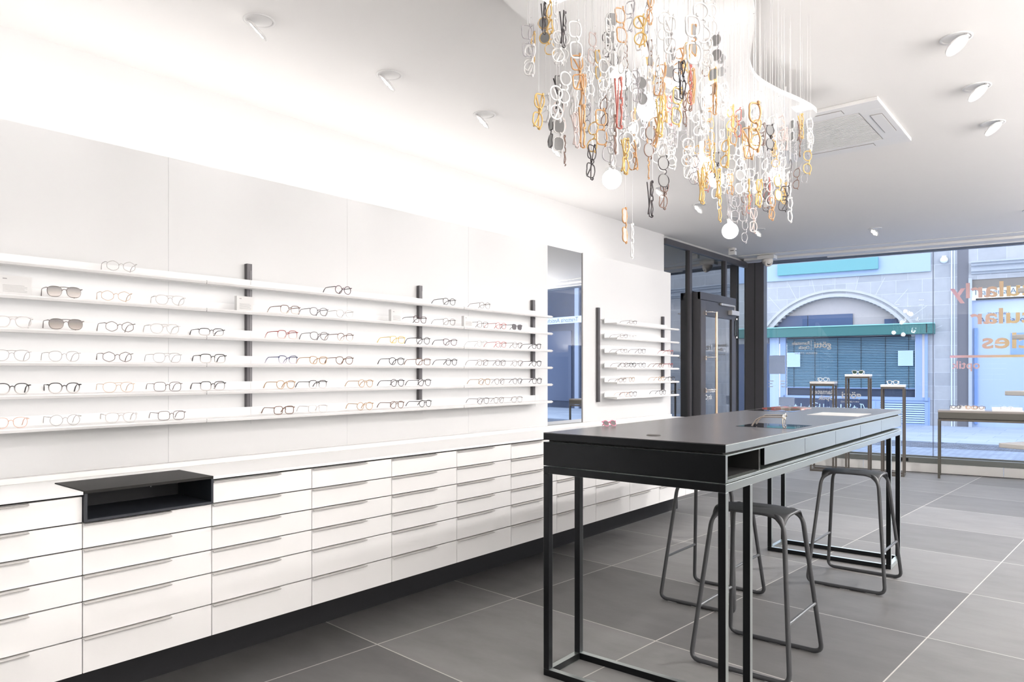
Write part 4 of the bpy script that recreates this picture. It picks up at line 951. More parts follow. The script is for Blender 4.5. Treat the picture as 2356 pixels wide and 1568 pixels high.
(-1.59,4.08,2.50,-72,0,1,0,1,'white square glasses|bottom~right, first^'),
(-1.38,2.88,2.62,38,0,4,0,1,'white narrow glasses|middle~centre'),
(-1.44,2.36,2.30,62,0,1,0,0,'white square glasses|lower~centre left, second^'),
(-1.24,2.85,2.60,79,3,1,1,1,'orange brown square sunglasses|middle~centre right'),
(-1.52,4.35,2.75,-16,2,0,0,1,'honey yellow round glasses|bottom~right'),
(-1.24,3.05,2.17,17,1,3,0,1,'clear grey panto glasses|lowest~centre right, second^'),
(-1.52,2.85,2.91,70,0,5,0,0,'white hexagonal glasses|upper~centre, first^'),
(-1.59,4.43,2.57,-73,0,0,0,0,'white round glasses|bottom~right, second^'),
(-1.98,3.58,2.83,24,1,0,1,1,'clear grey round sunglasses|lower~centre left'),
(-1.23,3.48,2.64,-33,0,0,0,0,'white round glasses|lower~right'),
(-1.41,2.69,2.55,-33,2,3,0,0,'honey yellow panto glasses|middle~centre'),
(-1.27,3.00,2.63,45,0,3,0,0,'white panto glasses|middle~centre right, second^'),
(-1.71,4.01,2.56,-36,0,3,0,0,'white panto glasses|bottom~centre right, second^'),
(-1.80,2.63,2.69,58,0,2,0,0,'white wayfarer glasses|middle~left, first^'),
(-1.31,4.16,2.82,46,4,2,0,0,'tortoise brown wayfarer glasses|lower~far right edge'),
(-1.36,4.04,2.75,-66,6,2,0,0,'pale pink wayfarer glasses|lower~far right edge'),
(-1.64,4.68,2.82,-75,0,1,0,0,'white square glasses|bottom~right, second^'),
(-1.89,2.41,2.80,11,0,3,0,0,'white panto glasses|upper~far left edge'),
(-1.32,2.87,2.71,-68,0,4,0,1,'white narrow glasses|middle~centre right, first^'),
(-1.68,3.38,2.76,-56,0,1,0,1,'white square glasses|middle~centre'),
(-1.58,4.36,2.94,14,0,1,0,0,'white square glasses|lower~right, third^'),
(-1.27,2.70,2.27,-32,1,5,0,0,'clear grey hexagonal glasses|bottom~centre'),
(-1.56,2.50,2.77,-58,0,0,0,0,'white round glasses|upper~left'),
(-1.59,3.55,2.83,-25,3,1,0,0,'orange brown square glasses|middle~centre right'),
(-1.57,2.82,2.67,-64,0,5,0,0,'white hexagonal glasses|middle~centre left'),
(-1.67,3.91,2.78,33,0,3,0,0,'white panto glasses|lower~centre right, third^'),
(-1.54,3.54,2.52,65,0,3,0,0,'white panto glasses|bottom~centre right, first^'),
(-1.24,2.88,2.25,59,2,3,0,0,'honey yellow panto glasses|bottom~centre right, second^'),
(-1.75,3.22,2.86,12,6,5,0,0,'pale pink hexagonal glasses|middle~centre left'),
(-1.84,4.72,2.61,31,1,0,0,1,'clear grey round glasses|lowest~right'),
(-1.86,3.09,2.96,-37,7,5,0,1,'red hexagonal glasses|upper~centre left'),
(-1.81,3.03,2.86,47,0,4,0,0,'white narrow glasses|middle~centre left'),
(-1.35,3.56,2.68,-2,0,1,0,0,'white square glasses|lower~right, first^'),
(-1.50,3.44,2.39,-44,0,1,0,0,'white square glasses|bottom~centre right'),
(-1.61,2.81,2.51,-2,0,2,1,1,'white wayfarer sunglasses|lower~centre left'),
(-1.73,4.85,2.82,-72,1,2,0,0,'clear grey wayfarer glasses|bottom~right, second^'),
(-1.42,3.36,2.41,22,0,0,0,0,'white round glasses|bottom~centre right'),
(-1.41,4.54,2.68,-57,1,1,0,0,'clear grey square glasses|bottom~far right edge, second^'),
(-1.45,2.66,2.67,60,0,0,0,0,'white round glasses|middle~centre left, third^'),
(-1.22,3.58,2.66,-57,6,1,0,1,'pale pink square glasses|lower~far right edge'),
(-1.65,3.81,2.96,69,0,3,0,0,'white panto glasses|middle~centre right, first^'),
(-1.50,3.33,2.97,-47,4,0,0,0,'tortoise brown round glasses|upper~centre right'),
(-1.31,2.73,2.59,-53,4,2,0,0,'tortoise brown wayfarer glasses|middle~centre'),
(-1.76,4.25,2.61,9,3,1,0,0,'orange brown square glasses|bottom~centre right'),
(-1.32,3.11,2.66,63,0,0,0,0,'white round glasses|middle~centre right, second^'),
(-1.27,3.85,2.45,38,0,4,0,1,'white narrow glasses|bottom~far right edge, second^'),
(-1.23,3.32,2.71,9,0,2,0,1,'white wayfarer glasses|middle~right'),
(-1.99,4.46,2.83,63,2,3,0,0,'honey yellow panto glasses|bottom~centre right, first^'),
(-1.94,2.62,2.96,-19,2,2,0,0,'honey yellow wayfarer glasses|upper~far left edge'),
(-1.97,2.52,2.94,-61,1,1,0,0,'clear grey square glasses|top~far left edge'),
(-1.80,3.45,2.66,65,0,2,0,0,'white wayfarer glasses|lower~centre, fifth^'),
(-1.69,3.33,2.55,12,0,2,0,0,'white wayfarer glasses|lower~centre, sixth^'),
(-1.22,2.76,2.38,72,0,0,0,1,'white round glasses|lower~centre right, second^'),
(-1.91,2.88,2.77,-70,0,3,0,0,'white panto glasses|middle~left, second^'),
(-1.61,4.17,2.45,36,7,0,0,0,'red round glasses|lowest~right'),
(-1.66,3.74,2.79,4,2,4,0,0,'honey yellow narrow glasses|lower~centre right'),
(-1.47,2.88,2.61,49,7,1,0,0,'red square glasses|middle~centre'),
(-1.26,2.68,2.79,47,3,2,1,0,'orange brown wayfarer sunglasses|upper~centre'),
(-1.22,3.62,2.32,-25,5,1,0,0,'black square glasses|lowest~far right edge'),
(-2.00,3.90,2.80,22,0,1,0,1,'white square glasses|lower~centre, first^'),
(-1.69,2.39,2.36,80,4,0,0,0,'tortoise brown round glasses|lower~left'),
(-1.70,4.30,2.75,-15,0,4,0,0,'white narrow glasses|bottom~right, first^'),
(-1.69,4.84,2.81,83,0,5,0,0,'white hexagonal glasses|bottom~right'),
(-1.43,4.25,2.50,12,2,4,0,0,'honey yellow narrow glasses|bottom~far right edge'),
(-1.44,3.91,2.76,-59,4,3,0,1,'tortoise brown panto glasses|lower~right'),
(-1.69,2.34,2.75,-4,0,0,0,0,'white round glasses|upper~far left edge, first^'),
(-1.64,4.38,2.85,-20,1,4,0,1,'clear grey narrow glasses|lower~right'),
(-1.41,2.69,2.41,-22,0,2,0,1,'white wayfarer glasses|lower~centre, fourth^'),
(-1.43,4.01,2.72,80,1,5,0,0,'clear grey hexagonal glasses|lower~right'),
(-1.45,2.34,2.74,55,0,1,0,0,'white square glasses|top~centre left'),
(-1.94,2.96,2.88,31,0,3,1,0,'white panto sunglasses|middle~left'),
(-1.95,3.04,2.68,82,0,2,0,1,'white wayfarer glasses|lower~left'),
(-1.91,3.80,2.82,-50,0,1,0,0,'white square glasses|lower~centre, second^'),
(-1.78,2.68,2.81,-10,0,2,0,1,'white wayfarer glasses|upper~left'),
(-1.64,2.87,2.46,61,4,0,0,1,'tortoise brown round glasses|lower~centre left'),
(-1.56,4.48,2.77,6,1,2,0,1,'clear grey wayfarer glasses|bottom~right, third^'),
(-1.36,2.42,2.76,-9,2,0,0,0,'honey yellow round glasses|top~centre left'),
(-1.29,4.28,2.80,51,0,1,0,0,'white square glasses|lower~far right edge'),
(-1.43,2.53,2.80,-66,0,2,0,0,'white wayfarer glasses|top~centre left'),
(-1.43,3.68,2.63,-26,1,0,0,0,'clear grey round glasses|lower~right'),
(-1.47,2.40,2.44,-79,0,3,0,0,'white panto glasses|lower~centre left'),
(-1.81,3.98,2.84,58,0,0,0,0,'white round glasses|lower~centre right, first^'),
(-1.53,4.21,2.60,75,0,0,1,0,'white round sunglasses|bottom~right, third^'),
(-1.49,3.32,2.52,-54,3,3,0,0,'orange brown panto glasses|lower~centre right'),
(-1.27,3.08,2.41,4,0,3,1,0,'white panto sunglasses|bottom~centre right'),
(-1.29,2.93,2.38,52,2,2,0,0,'honey yellow wayfarer glasses|lower~centre right'),
(-1.82,3.80,2.69,-19,3,5,0,0,'orange brown hexagonal glasses|bottom~centre'),
(-1.63,2.72,2.62,-16,1,2,0,1,'clear grey wayfarer glasses|middle~centre left'),
(-1.49,3.51,2.82,-6,0,2,0,1,'white wayfarer glasses|middle~centre right'),
(-1.69,3.03,2.90,-78,0,1,0,0,'white square glasses|upper~centre left'),
(-1.57,2.67,2.81,56,4,5,0,1,'tortoise brown hexagonal glasses|upper~centre left'),
(-1.23,2.48,2.54,15,5,2,0,0,'black wayfarer glasses|middle~centre, first^'),
(-1.89,3.18,2.68,52,0,1,0,1,'white square glasses|lower~centre left, third^'),
(-1.44,3.70,2.46,10,0,4,0,0,'white narrow glasses|bottom~right, second^'),
(-1.29,3.49,2.34,56,0,0,1,0,'white round sunglasses|bottom~right, second^'),
(-1.92,4.11,2.78,-15,0,5,0,0,'white hexagonal glasses|lower~centre right'),
(-1.74,2.42,2.52,0,6,2,0,0,'pale pink wayfarer glasses|middle~far left edge'),
(-1.96,3.29,2.85,72,0,2,0,1,'white wayfarer glasses|middle~centre left, first^'),
(-1.76,3.93,2.74,29,3,1,0,0,'orange brown square glasses|lower~centre right, first^'),
(-1.53,2.35,2.37,-38,2,3,0,1,'honey yellow panto glasses|lower~left'),
(-1.78,2.80,2.73,-66,0,4,0,1,'white narrow glasses|middle~left'),
(-1.48,3.28,2.39,13,7,0,0,0,'red round glasses|bottom~centre right'),
(-1.50,2.51,2.72,-72,0,2,0,0,'white wayfarer glasses|upper~centre left'),
]
CP = smooth_poly(cl)
def inside(x, y):
    r = False; n = len(CP)
    for i in range(n):
        (x0, y0), (x1, y1) = CP[i], CP[i-1]
        if (y0 > y) != (y1 > y) and x < (x1-x0)*(y-y0)/(y1-y0)+x0: r = not r
    return r
for x, y, z, yaw, c_, s_, ln, fold, lab in HANG:
    g, h = glasses(SHP[s_], .0032 if c_ == 0 else .0027 if c_ in (2, 3, 6) else .0021, HC[c_], {0: None, 1: HL, 2: LB2 and mat('lens_pale_grey', (.50, .47, .45), .1)}[ln], random.choice([1, 2]) if x < 9 else 0, name='sunglasses' if ln else 'eyeglasses')
    # hung by one temple hinge: the frame's long axis is vertical
    R = Matrix.Rotation(math.radians(yaw+90)+YAW-PI/2, 4, 'Z') @ Matrix.Rotation(math.radians(random.uniform(-7, 7)), 4, 'Y') @ Matrix.Rotation(PI/2, 4, 'Y')
    g.rotation_euler = R.to_euler(); g.location = (x, y, z)
    top = .066
    tz = (CLZ if inside(x, y) else CZ)-z-top+.003
    o = inst('hanging_thread', thm, THM, g); o.matrix_local = g.rotation_euler.to_matrix().to_4x4().inverted() @ Matrix.Translation((0, 0, top-.003)) @ Matrix.Diagonal((1, 1, tz, 1))
    tag(g, lab.replace('|', ' hanging in the ').replace('~', ' row, ').replace('^', ' from left'), 'sunglasses' if ln else 'glasses', 'glasses hanging on threads from the chandelier')
# ------------------------------------------------------------------ window display furniture
BRN = mat('bronze_frame', (.13, .115, .10), .4, metal=.3); WT = mat('display_top_white', (.84, .82, .80), .35)
def at(x, off):       # point on the line x measured along the front, off metres inside
    s_ = sx_(x); p = F0+FD*s_+FN*off; return p
def pedestal(xc, off, w, hgt, label, mt, sh, lens):
    p = at(xc, off); t = thing('display_pedestal', label, 'display stand', (p.x, p.y, 0), FA, 'frame pedestals in the street window'); w2 = w/2; d2 = .15; q = .028
    m = MB(); m.box(-w2, w2, -d2, d2, hgt-.032, hgt); m.build('white_top', WT, t, .002)
    m = MB()
    for z in (hgt-.032-q, 0.0):
        m = MB()
        m.box(-w2+.004, w2-.004, -d2+.004, -d2+q, z, z+q); m.box(-w2+.004, w2-.004, d2-q, d2-.004, z, z+q); m.box(-w2+.004, -w2+q, -d2+q, d2-q, z, z+q); m.box(w2-q, w2-.004, -d2+q, d2-q, z, z+q)
        m.build('floor_frame' if z == 0 else 'top_frame', BRN, t)
    for sx in (-1, 1):
        for sy in (-1, 1):
            m = MB(); a, b_ = sorted((sx*(w2-.004), sx*(w2-q))); c, d = sorted((sy*(d2-.004), sy*(d2-q))); m.box(a, b_, c, d, q, hgt-.032-q); m.build('leg', BRN, t)
    g, h = glasses(sh, .0036, mt, lens, name='sunglasses' if lens else 'eyeglasses'); g.location = (p.x-.01, p.y, hgt+h/2*1.15+.005); g.rotation_euler = (0, 0, FA); g.scale = (1.2, 1.1, 1.15)
    return g
HW = HC[0]
g = pedestal(-3.23, .62, .335, 1.312, 'left frame pedestal in the street window, medium height', HW, 'round', LCL); tag(g, 'thick white round glasses on the left window pedestal', 'glasses')
g = pedestal(-2.765, .62, .325, 1.42, 'tallest frame pedestal in the street window, in the middle', HW, 'wayfarer', mat('lens_green_dark', (.05, .09, .07), .08)); tag(g, 'white framed dark-lens sunglasses on the tallest window pedestal', 'sunglasses')
g = pedestal(-2.325, .60, .30, 1.275, 'right and lowest frame pedestal in the street window', HW, 'panto', LCL); tag(g, 'white glasses on the lowest window pedestal', 'glasses')
p = at(-1.79, .62); t = thing('display_desk', 'long dark display desk with white trays in front of the street window', 'table', (p.x, p.y, 0), FA); L_ = 2.6
m = MB(); m.box(0, L_, -.01, .40, .905, .928); m.build('desk_top', mat('desk_top_brown', (.30, .27, .25), .35), t)
m = MB(); m.box(0.003, L_, -.012, .40, .822, .905); m.build('apron', mat('desk_apron', (.115, .110, .095), .45, metal=.3), t, .001)
m = MB(); m.box(0, L_, -.012, .015, .785, .812); m.box(0, .03, .015, .37, .785, .812); m.box(0, L_, .37, .40, .785, .812); m.build('rail', BRN, t)
for x, y in ((0, -.012), (0, .37), (L_-.03, -.012), (L_-.03, .37)): m = MB(); m.box(x, x+.03, y, y+.028, 0, .785); m.build('leg', mat('desk_leg', (.10, .095, .08), .45, metal=.3), t)
for k, (x, w, lab) in enumerate(((.14, .40, 'white tray full of tangled glasses on the dark window desk'), (.62, .34, 'flat white tray with one pair of glasses on the dark window desk'), (1.05, .34, 'white tray at the right edge of the view on the dark window desk'))):
    q = Vector((p.x, p.y, 0))+FD*(x+w/2)-FN*(.18)*(-1)*(-1); q = Vector((p.x, p.y, 0))+FD*(x+w/2)-FN*.19
    tr_ = thing('display_tray', lab, 'tray', (q.x, q.y, .928), FA, 'white trays on the window desk')
    m = MB(); m.box(-w/2, w/2, -.12, .12, .0, .018); m.box(-w/2, w/2, .10, .12, .018, .05); m.build('tray', WT, tr_, .002)
    for j in range(4 if k == 0 else 1):
        g, h = glasses(['round', 'panto', 'square', 'wayfarer'][j], .003, HC[[5, 0, 3, 4][j]] if k == 0 else HW, None, name='eyeglasses')
        e = q+FD*((j-1.5)*.085 if k == 0 else 0)-FN*(-.03+.02*(j % 2)); g.location = (e.x, e.y, .946+h/2+.004); g.rotation_euler = (0, 0, FA+random.uniform(-.25, .25))
        tag(g, ['%s glasses in the crowded white window tray, %s from left' % (['black round', 'white panto', 'brown square', 'tortoise wayfarer'][j], NTH[j]), 'single white glasses on the flat window tray', 'white glasses on the window tray at the right edge of view'][k], 'glasses', 'glasses lying in the window trays')
# socket in the sill
p = at(-2.33+.12, .105); m = MB((p.x, p.y, .18)); fbox(m, sx_(-2.27), sx_(-2.17), .101, .108, .155, .20); so = m.build('floor_socket', BLACK); so.location = (p.x, p.y, .18); tag(so, 'small dark socket in the grey window sill right of the pedestals', 'socket')
# ------------------------------------------------------------------ free-standing shelf rack at the right edge
t = thing('shelf_rack', 'rack of white shelves whose pointed corners enter at the right edge', 'shelf', (.25, 2.45, 0), 0)
E1 = Vector((math.sin(math.radians(28)), math.cos(math.radians(28)), 0)); E2 = Vector((math.sin(math.radians(118)), math.cos(math.radians(118)), 0))
for k, (x, y, z) in enumerate(((-.150, 2.249, 1.812), (-.164, 2.241, 1.660), (-.176, 2.232, 1.540), (-.190, 2.222, 1.396), (-.202, 2.214, 1.262))):
    P = Vector((x, y, 0)); Q = [P, P+E2*.62, P+E2*.62+E1*.42, P+E1*.42]
    m = MB((.25, 2.45, 0)); m.prism([(v.x, v.y) for v in Q], z-.006, z+.006); m.build('shelf_board', SHELFM, t, .002)
m = MB((.25, 2.45, 0)); P = Vector((-.19, 2.23, 0))+E1*.38+E2*.36; m.box(P.x-.02, P.x+.02, P.y-.02, P.y+.02, 0, 1.95); m.box(P.x-.2, P.x+.2, P.y-.15, P.y+.15, 0, .012); m.build('post', UPR, t)
# ------------------------------------------------------------------ street and opposite house
OB = Vector((-3.42, 21.9, 0))
def bp_(x, o, z=0): s_ = (x+3.42)/FD.x; p = OB+FD*s_+FN*o; return (p.x, p.y, z)
def bbox_(m, x0, x1, o0, o1, z0, z1):
    if o0 > o1: o0, o1 = o1, o0
    P = [bp_(x0, o1), bp_(x1, o1), bp_(x1, o0), bp_(x0, o0)]; return m.prism([(p[0], p[1]) for p in P], z0, z1)
HA = Matrix.Rotation(FA, 4, 'Z')
COB = tiles('street_cobbles', (.20, .25, .34), (.27, .33, .43), (.10, .13, .20), .13, .12, .006, .6, rot=.5, boff=.5, noise=.2, nscale=5, bump=.1)
nt = COB.node_tree
m = MB(); m.prism([fp(-9, -.10)[:2], fp(16, -.10)[:2], fp(16, -3.95)[:2], fp(-9, -3.95)[:2]][::-1], -.12, -.004); struct(m.build('street', COB))
m = MB(); m.prism([fp(-9, -3.95)[:2], fp(16, -3.95)[:2], fp(16, -5.0)[:2], fp(-9, -5.0)[:2]][::-1], -.12, 0.0); struct(m.build('gutter_stones', tiles('gutter_stone', (.07, .085, .12), (.16, .19, .25), (.05, .06, .08), .12, .12, .008, .7, boff=.5, noise=.4, nscale=14)))
m = MB(); m.prism([fp(-9, -5.0)[:2], fp(16, -5.0)[:2], fp(16, -10.6)[:2], fp(-9, -10.6)[:2]][::-1], -.12, .02); struct(m.build('pavement', tiles('pavement_slab', (.30, .36, .46), (.36, .42, .52), (.2, .25, .33), .9, .6, .006, .7, boff=.5, noise=.12)))
STONE = tiles('house_stone', (.34, .355, .38), (.42, .43, .45), (.50, .52, .55), .62, .36, .006, .85, offset=(0, 0), boff=.45, noise=.16, nscale=4, axis='XZ', bump=.2)
house = thing('stone_house', 'grey stone house across the street with wide arched shop front', 'building', (-3.42, 21.9, 0)); O = (-3.42, 21.9, 0)
AX, AZ, AR = -5.85, 1.475, 2.125       # arch circle
def az(x, r): 
    q = r*r-(x-AX)**2; return AZ+math.sqrt(q) if q > 0 else None
m = MB(O)
bbox_(m, -14, AX-1.99, 0, -.4, 0, 6.5); bbox_(m, AX+2.10, -2.62, 0, -.4, 0, 6.5)
N_ = 40; xs = [AX-1.99+(4.09)*i/N_ for i in range(N_+1)]
for a, b_ in zip(xs, xs[1:]):
    z = az((a+b_)/2, AR) or 2.0; z = max(z, 2.2); bbox_(m, a, b_, 0, -.4, z, 6.5)
bbox_(m, -1.2, 4.2, 0, -.4, 0, 6.5); bbox_(m, -2.62, -1.2, 0, -.4, 3.86, 6.5)
m.build('stone_wall', STONE, house)
# curved arch mouldings
for r0, r1, o in ((AR, AR+.09, .03), (AR+.15, AR+.22, .05)):
    m = MB(O)
    P = []
    for i in range(41):
        a = math.radians(28+124*i/40); P.append((a,))
    for i in range(40):
        a, b_ = math.radians(26+128*i/40), math.radians(26+128*(i+1)/40)
        quad = [(AX+r0*math.cos(a), AZ+r0*math.sin(a)), (AX+r1*math.cos(a), AZ+r1*math.sin(a)), (AX+r1*math.cos(b_), AZ+r1*math.sin(b_)), (AX+r0*math.cos(b_), AZ+r0*math.sin(b_))]
        vs = [bp_(x, o, z) for x, z in quad]+[bp_(x, 0, z) for x, z in quad]; m.add(vs, [(3, 2, 1, 0), (0, 1, 5, 4), (2, 3, 7, 6), (1, 2, 6, 5), (3, 0, 4, 7)], False)
    m.build('arch_moulding', mat('stone_light', (.46, .47, .48), .85, noise=.08, nscale=5), house)
# voussoir joints, cut lines round the arch
m = MB(O)
for i in range(-5, 6):
    a = math.radians(90+i*13); d = Vector((math.cos(a), math.sin(a))); n_ = Vector((-d.y, d.x))*.006
    q = [(Vector((AX, AZ))+d*(AR+.23)+n_), (Vector((AX, AZ))+d*(AR+.75)+n_), (Vector((AX, AZ))+d*(AR+.75)-n_), (Vector((AX, AZ))+d*(AR+.23)-n_)]
    m.add([bp_(p[0], .003, p[1]) for p in q], [(0, 1, 2, 3)])
m.build('stone_joint', mat('joint_light', (.55, .57, .6), .8), house)
m = MB(O); bbox_(m, AX-2.1, AX+2.1, -.28, -.36, 2.3, 3.75); m.build('arch_infill', mat('plaster_rose', (.50, .47, .47), .85, noise=.05), house)
NB = mat('panel_navy', (.055, .095, .20), .5)
m = MB(O); bbox_(m, -7.72, -6.62, -.22, -.28, 2.55, 3.12); bbox_(m, -6.60, -5.42, -.22, -.28, 2.55, 3.12); bbox_(m, -4.62, -3.85, -.22, -.28, 2.55, 2.93); m.build('dark_panel', NB, house)
# banner boards above the arch
t = thing('facade_board', 'pale blue board fixed high on the stone house above the arch', 'board', (-5.5, 21.7, 4.1)); 
m = MB((-5.5, 21.7, 4.1)); bbox_(m, -9.5, -3.50, .05, .02, 4.15, 4.64); m.build('board', mat('board_blue', (.34, .44, .62), .6), t)
t = thing('awning_roll', 'faded turquoise awning roll high on the stone house above the arch', 'awning', (-6, 21.7, 4.3)); 
m = MB((-6, 21.7, 4.3)); bbox_(m, -7.38, -4.74, .16, .05, 4.30, 4.63); m.build('awning_case', mat('awning_pale', (.13, .34, .36), .6), t)
t = thing('shop_awning', 'closed teal awning cassette over the blinds of the opposite shop', 'awning', (-5.6, 21.6, 2.6)); o_ = (-5.6, 21.6, 2.6)
TE = mat('awning_teal', (.035, .15, .145), .5)
m = MB(o_); bbox_(m, -8.6, -3.40, .30, .0, 2.47, 2.735); m.build('awning_case', TE, t, .01)
m = MB(o_); bbox_(m, -8.6, -3.40, .32, .29, 2.735, 2.765); m.build('top_edge', mat('awning_edge', (.25, .52, .52), .5), t)
m = MB(o_); bbox_(m, -3.60, -3.575, .303, .295, 2.50, 2.75); m.build('end_joint', GAP, t)
# shop window with blinds
LB_ = mat('frame_blue', (.27, .37, .58), .5)
t = thing('shop_window', 'blue framed shop window with closed teal slatted blinds across the street', 'window', (-5.5, 21.6, .75)); o_ = (-5.5, 21.6, .75)
m = MB(o_); bbox_(m, -7.24, -3.52, .06, -.1, .68, .77); bbox_(m, -7.33, -7.17, .06, -.1, .68, 2.48); bbox_(m, -3.86, -3.70, .06, -.1, .77, 2.48); bbox_(m, -3.64, -3.57, .10, -.1, .68, 2.48); m.build('window_frame', LB_, t)
m = MB(o_); bbox_(m, -3.70, -3.64, .05, -.1, .77, 2.48); m.build('frame_strip', mat('strip_cream', (.70, .64, .60), .6), t)
m = MB(o_)
for k in range(31):
    z = 1.02+.0455*k; P = [bp_(-7.15, .02, z), bp_(-3.87, .02, z), bp_(-3.87, -.02, z+.031), bp_(-7.15, -.02, z+.031), bp_(-7.15, .02, z+.004), bp_(-3.87, .02, z+.004), bp_(-3.87, -.02, z+.034), bp_(-7.15, -.02, z+.034)]
    m.add(P, [(0, 1, 2, 3), (4, 7, 6, 5), (0, 4, 5, 1), (3, 2, 6, 7)])
m.build('slatted_blind', mat('blind_teal', (.19, .34, .45), .5), t)
m = MB(o_)
for x in (-6.95, -6.38, -5.78, -5.18, -4.58, -4.02): bbox_(m, x, x+.012, .03, .025, 1.0, 2.42)
m.build('blind_cord', GAP, t)
m = MB(o_); bbox_(m, -7.15, -3.87, -.06, -.1, .77, 2.46); m.build('dark_interior', mat('interior_dark', (.035, .05, .085), .4), t)
m = MB(o_); bbox_(m, -7.15, -3.87, .0, -.02, .985, 1.015); m.build('bottom_bar', LB_, t)
for x, z in ((-7.13, 1.60), (-4.27, 1.62)):
    m = MB(o_); bbox_(m, x, x+.36, .05, .045, z, z+.42); nn = m.build('paper_notice', mat('paper_blue', (.42, .56, .82), .6), t)
m = MB(); bbox_(m, -7.33, -3.52, .04, 0, 0.02, .68); o2 = m.build('window_apron', mat('apron_blue', (.30, .42, .66), .6)); tag(o2, 'pale blue apron wall below the opposite shop window', 'wall panel')
t = thing('name_sign', 'dark sign with white handwriting below the opposite shop window', 'sign', (-6.1, 21.5, .3)); o_ = (-6.1, 21.5, .3)
m = MB(o_); bbox_(m, -7.17, -4.98, .06, .042, .26, .70); m.build('sign_board', mat('sign_navy', (.03, .045, .09), .5), t)
LT2 = mat('sign_script', (.62, .80, 1.0), .5)
# single-line handwriting drawn as strokes
def stroke(m, pts, x0, z0, s, r=.011):
    m.tube([bp_(x0+px*s, .066, z0+pz*s) for px, pz in pts], r, 5)
GLY = {'E': [[(.62, 1.25), (.3, 1.35), (.1, 1.1), (.3, .8), (.45, .75), (.2, .7), (.0, .35), (.2, .02), (.6, .1)]], 'n': [[(0, .62), (.05, 0), (.06, .45), (.25, .65), (.36, .5), (.38, 0)]], 't': [[(.15, 1.0), (.12, .1), (.25, .0)], [(-.05, .68), (.4, .72)]],
 'e': [[(.02, .3), (.35, .36), (.28, .62), (.08, .55), (.0, .25), (.15, 0), (.38, .08)]], 'b': [[(.05, 1.15), (.05, 0), (.3, .05), (.4, .35), (.22, .55), (.05, .35)]], 'r': [[(0, .6), (.03, 0), (.05, .4), (.28, .62)]],
 'u': [[(0, .6), (.03, .12), (.2, 0), (.35, .2), (.36, .6), (.38, 0)]], 's': [[(.3, .6), (.08, .5), (.25, .3), (.3, .08), (.0, .02)]], 'F': [[(.2, 0), (.25, 1.2)], [(-.1, 1.15), (.3, 1.28), (.7, 1.2)], [(.1, .62), (.5, .68)]],
 'l': [[(.08, 1.15), (.05, .1), (.15, 0)]], 'c': [[(.3, .55), (.08, .5), (.0, .2), (.15, 0), (.32, .1)]], 'h': [[(.03, 1.15), (.03, 0), (.06, .4), (.25, .6), (.34, .4), (.35, 0)]], 'R': [[(.1, 0), (.1, 1.2)], [(-.15, 1.0), (.25, 1.35), (.55, 1.1), (.4, .72), (.12, .65), (.6, 0)]],
 'o': [[(.2, .6), (.02, .45), (.03, .1), (.2, 0), (.36, .2), (.33, .5), (.2, .6)]], 'D': [[(.15, 0), (.15, 1.2)], [(-.05, 1.25), (.4, 1.2), (.6, .7), (.45, .1), (.1, 0)]], 'a': [[(.33, .5), (.1, .6), (.0, .25), (.12, 0), (.32, .2), (.34, .55), (.36, 0)]], 'y': [[(0, .6), (.12, .15), (.3, .1)], [(.36, .6), (.3, -.2), (.1, -.3)]], 'd': [[(.3, .5), (.08, .55), (.0, .2), (.15, 0), (.32, .2)], [(.35, 1.15), (.36, 0)]], 'ä': [[(.33, .5), (.1, .6), (.0, .25), (.12, 0), (.32, .2), (.34, .55), (.36, 0)], [(.1, .8), (.1, .84)], [(.26, .8), (.26, .84)]]}
m = MB(o_); x = -7.08
for ch_ in 'Entenbrust Felchen ländle Rote Deary':
    if ch_ == ' ': x += .055; continue
    for st_ in GLY[ch_]: stroke(m, st_, x, .34, .175)
    x += .50*.12+(.05 if ch_ in 'EFRD' else 0)-.004
m.build('handwriting', LT2, t)
t = thing('wall_grille', 'pale blue louvred vent grille below the opposite shop window', 'vent', (-4.2, 21.6, .05)); o_ = (-4.2, 21.6, .05)
m = MB(o_); bbox_(m, -4.80, -4.70, .07, .042, .0+.02, .66); bbox_(m, -3.64, -3.56, .07, .042, .02, .66); bbox_(m, -4.70, -3.64, .07, .042, .61, .66); bbox_(m, -4.70, -3.64, .07, .042, .02, .06); m.build('grille_frame', LB_, t)
m = MB(o_)
for k in range(9):
    z = .075+.06*k; P = [bp_(-4.70, .068, z), bp_(-3.64, .068, z), bp_(-3.64, .044, z+.034), bp_(-4.70, .044, z+.034)]
    m.add(P+[(a, b_, c+.005) for a, b_, c in P], [(0, 1, 2, 3), (4, 7, 6, 5), (0, 4, 5, 1)])
m.build('louvre', mat('louvre_blue', (.45, .60, .90), .5), t)
m = MB(o_); bbox_(m, -4.70, -3.64, .043, .0415, .06, .61); m.build('vent_void', NB, t)
# left neighbour door
t = thing('side_door', 'dark blue side door with pale notices left of the opposite shop window', 'door', (-8, 21.3, 0)); o_ = (-8, 21.3, 0)
m = MB(o_); bbox_(m, -8.9, -7.62, .03, 0, .02, 2.3); m.build('door_leaf', mat('door_navy', (.05, .085, .17), .4), t)
m = MB(o_); bbox_(m, -7.62, -7.36, .05, 0, .02, 2.47); m.build('door_jamb', mat('jamb_pale', (.40, .50, .70), .6), t)
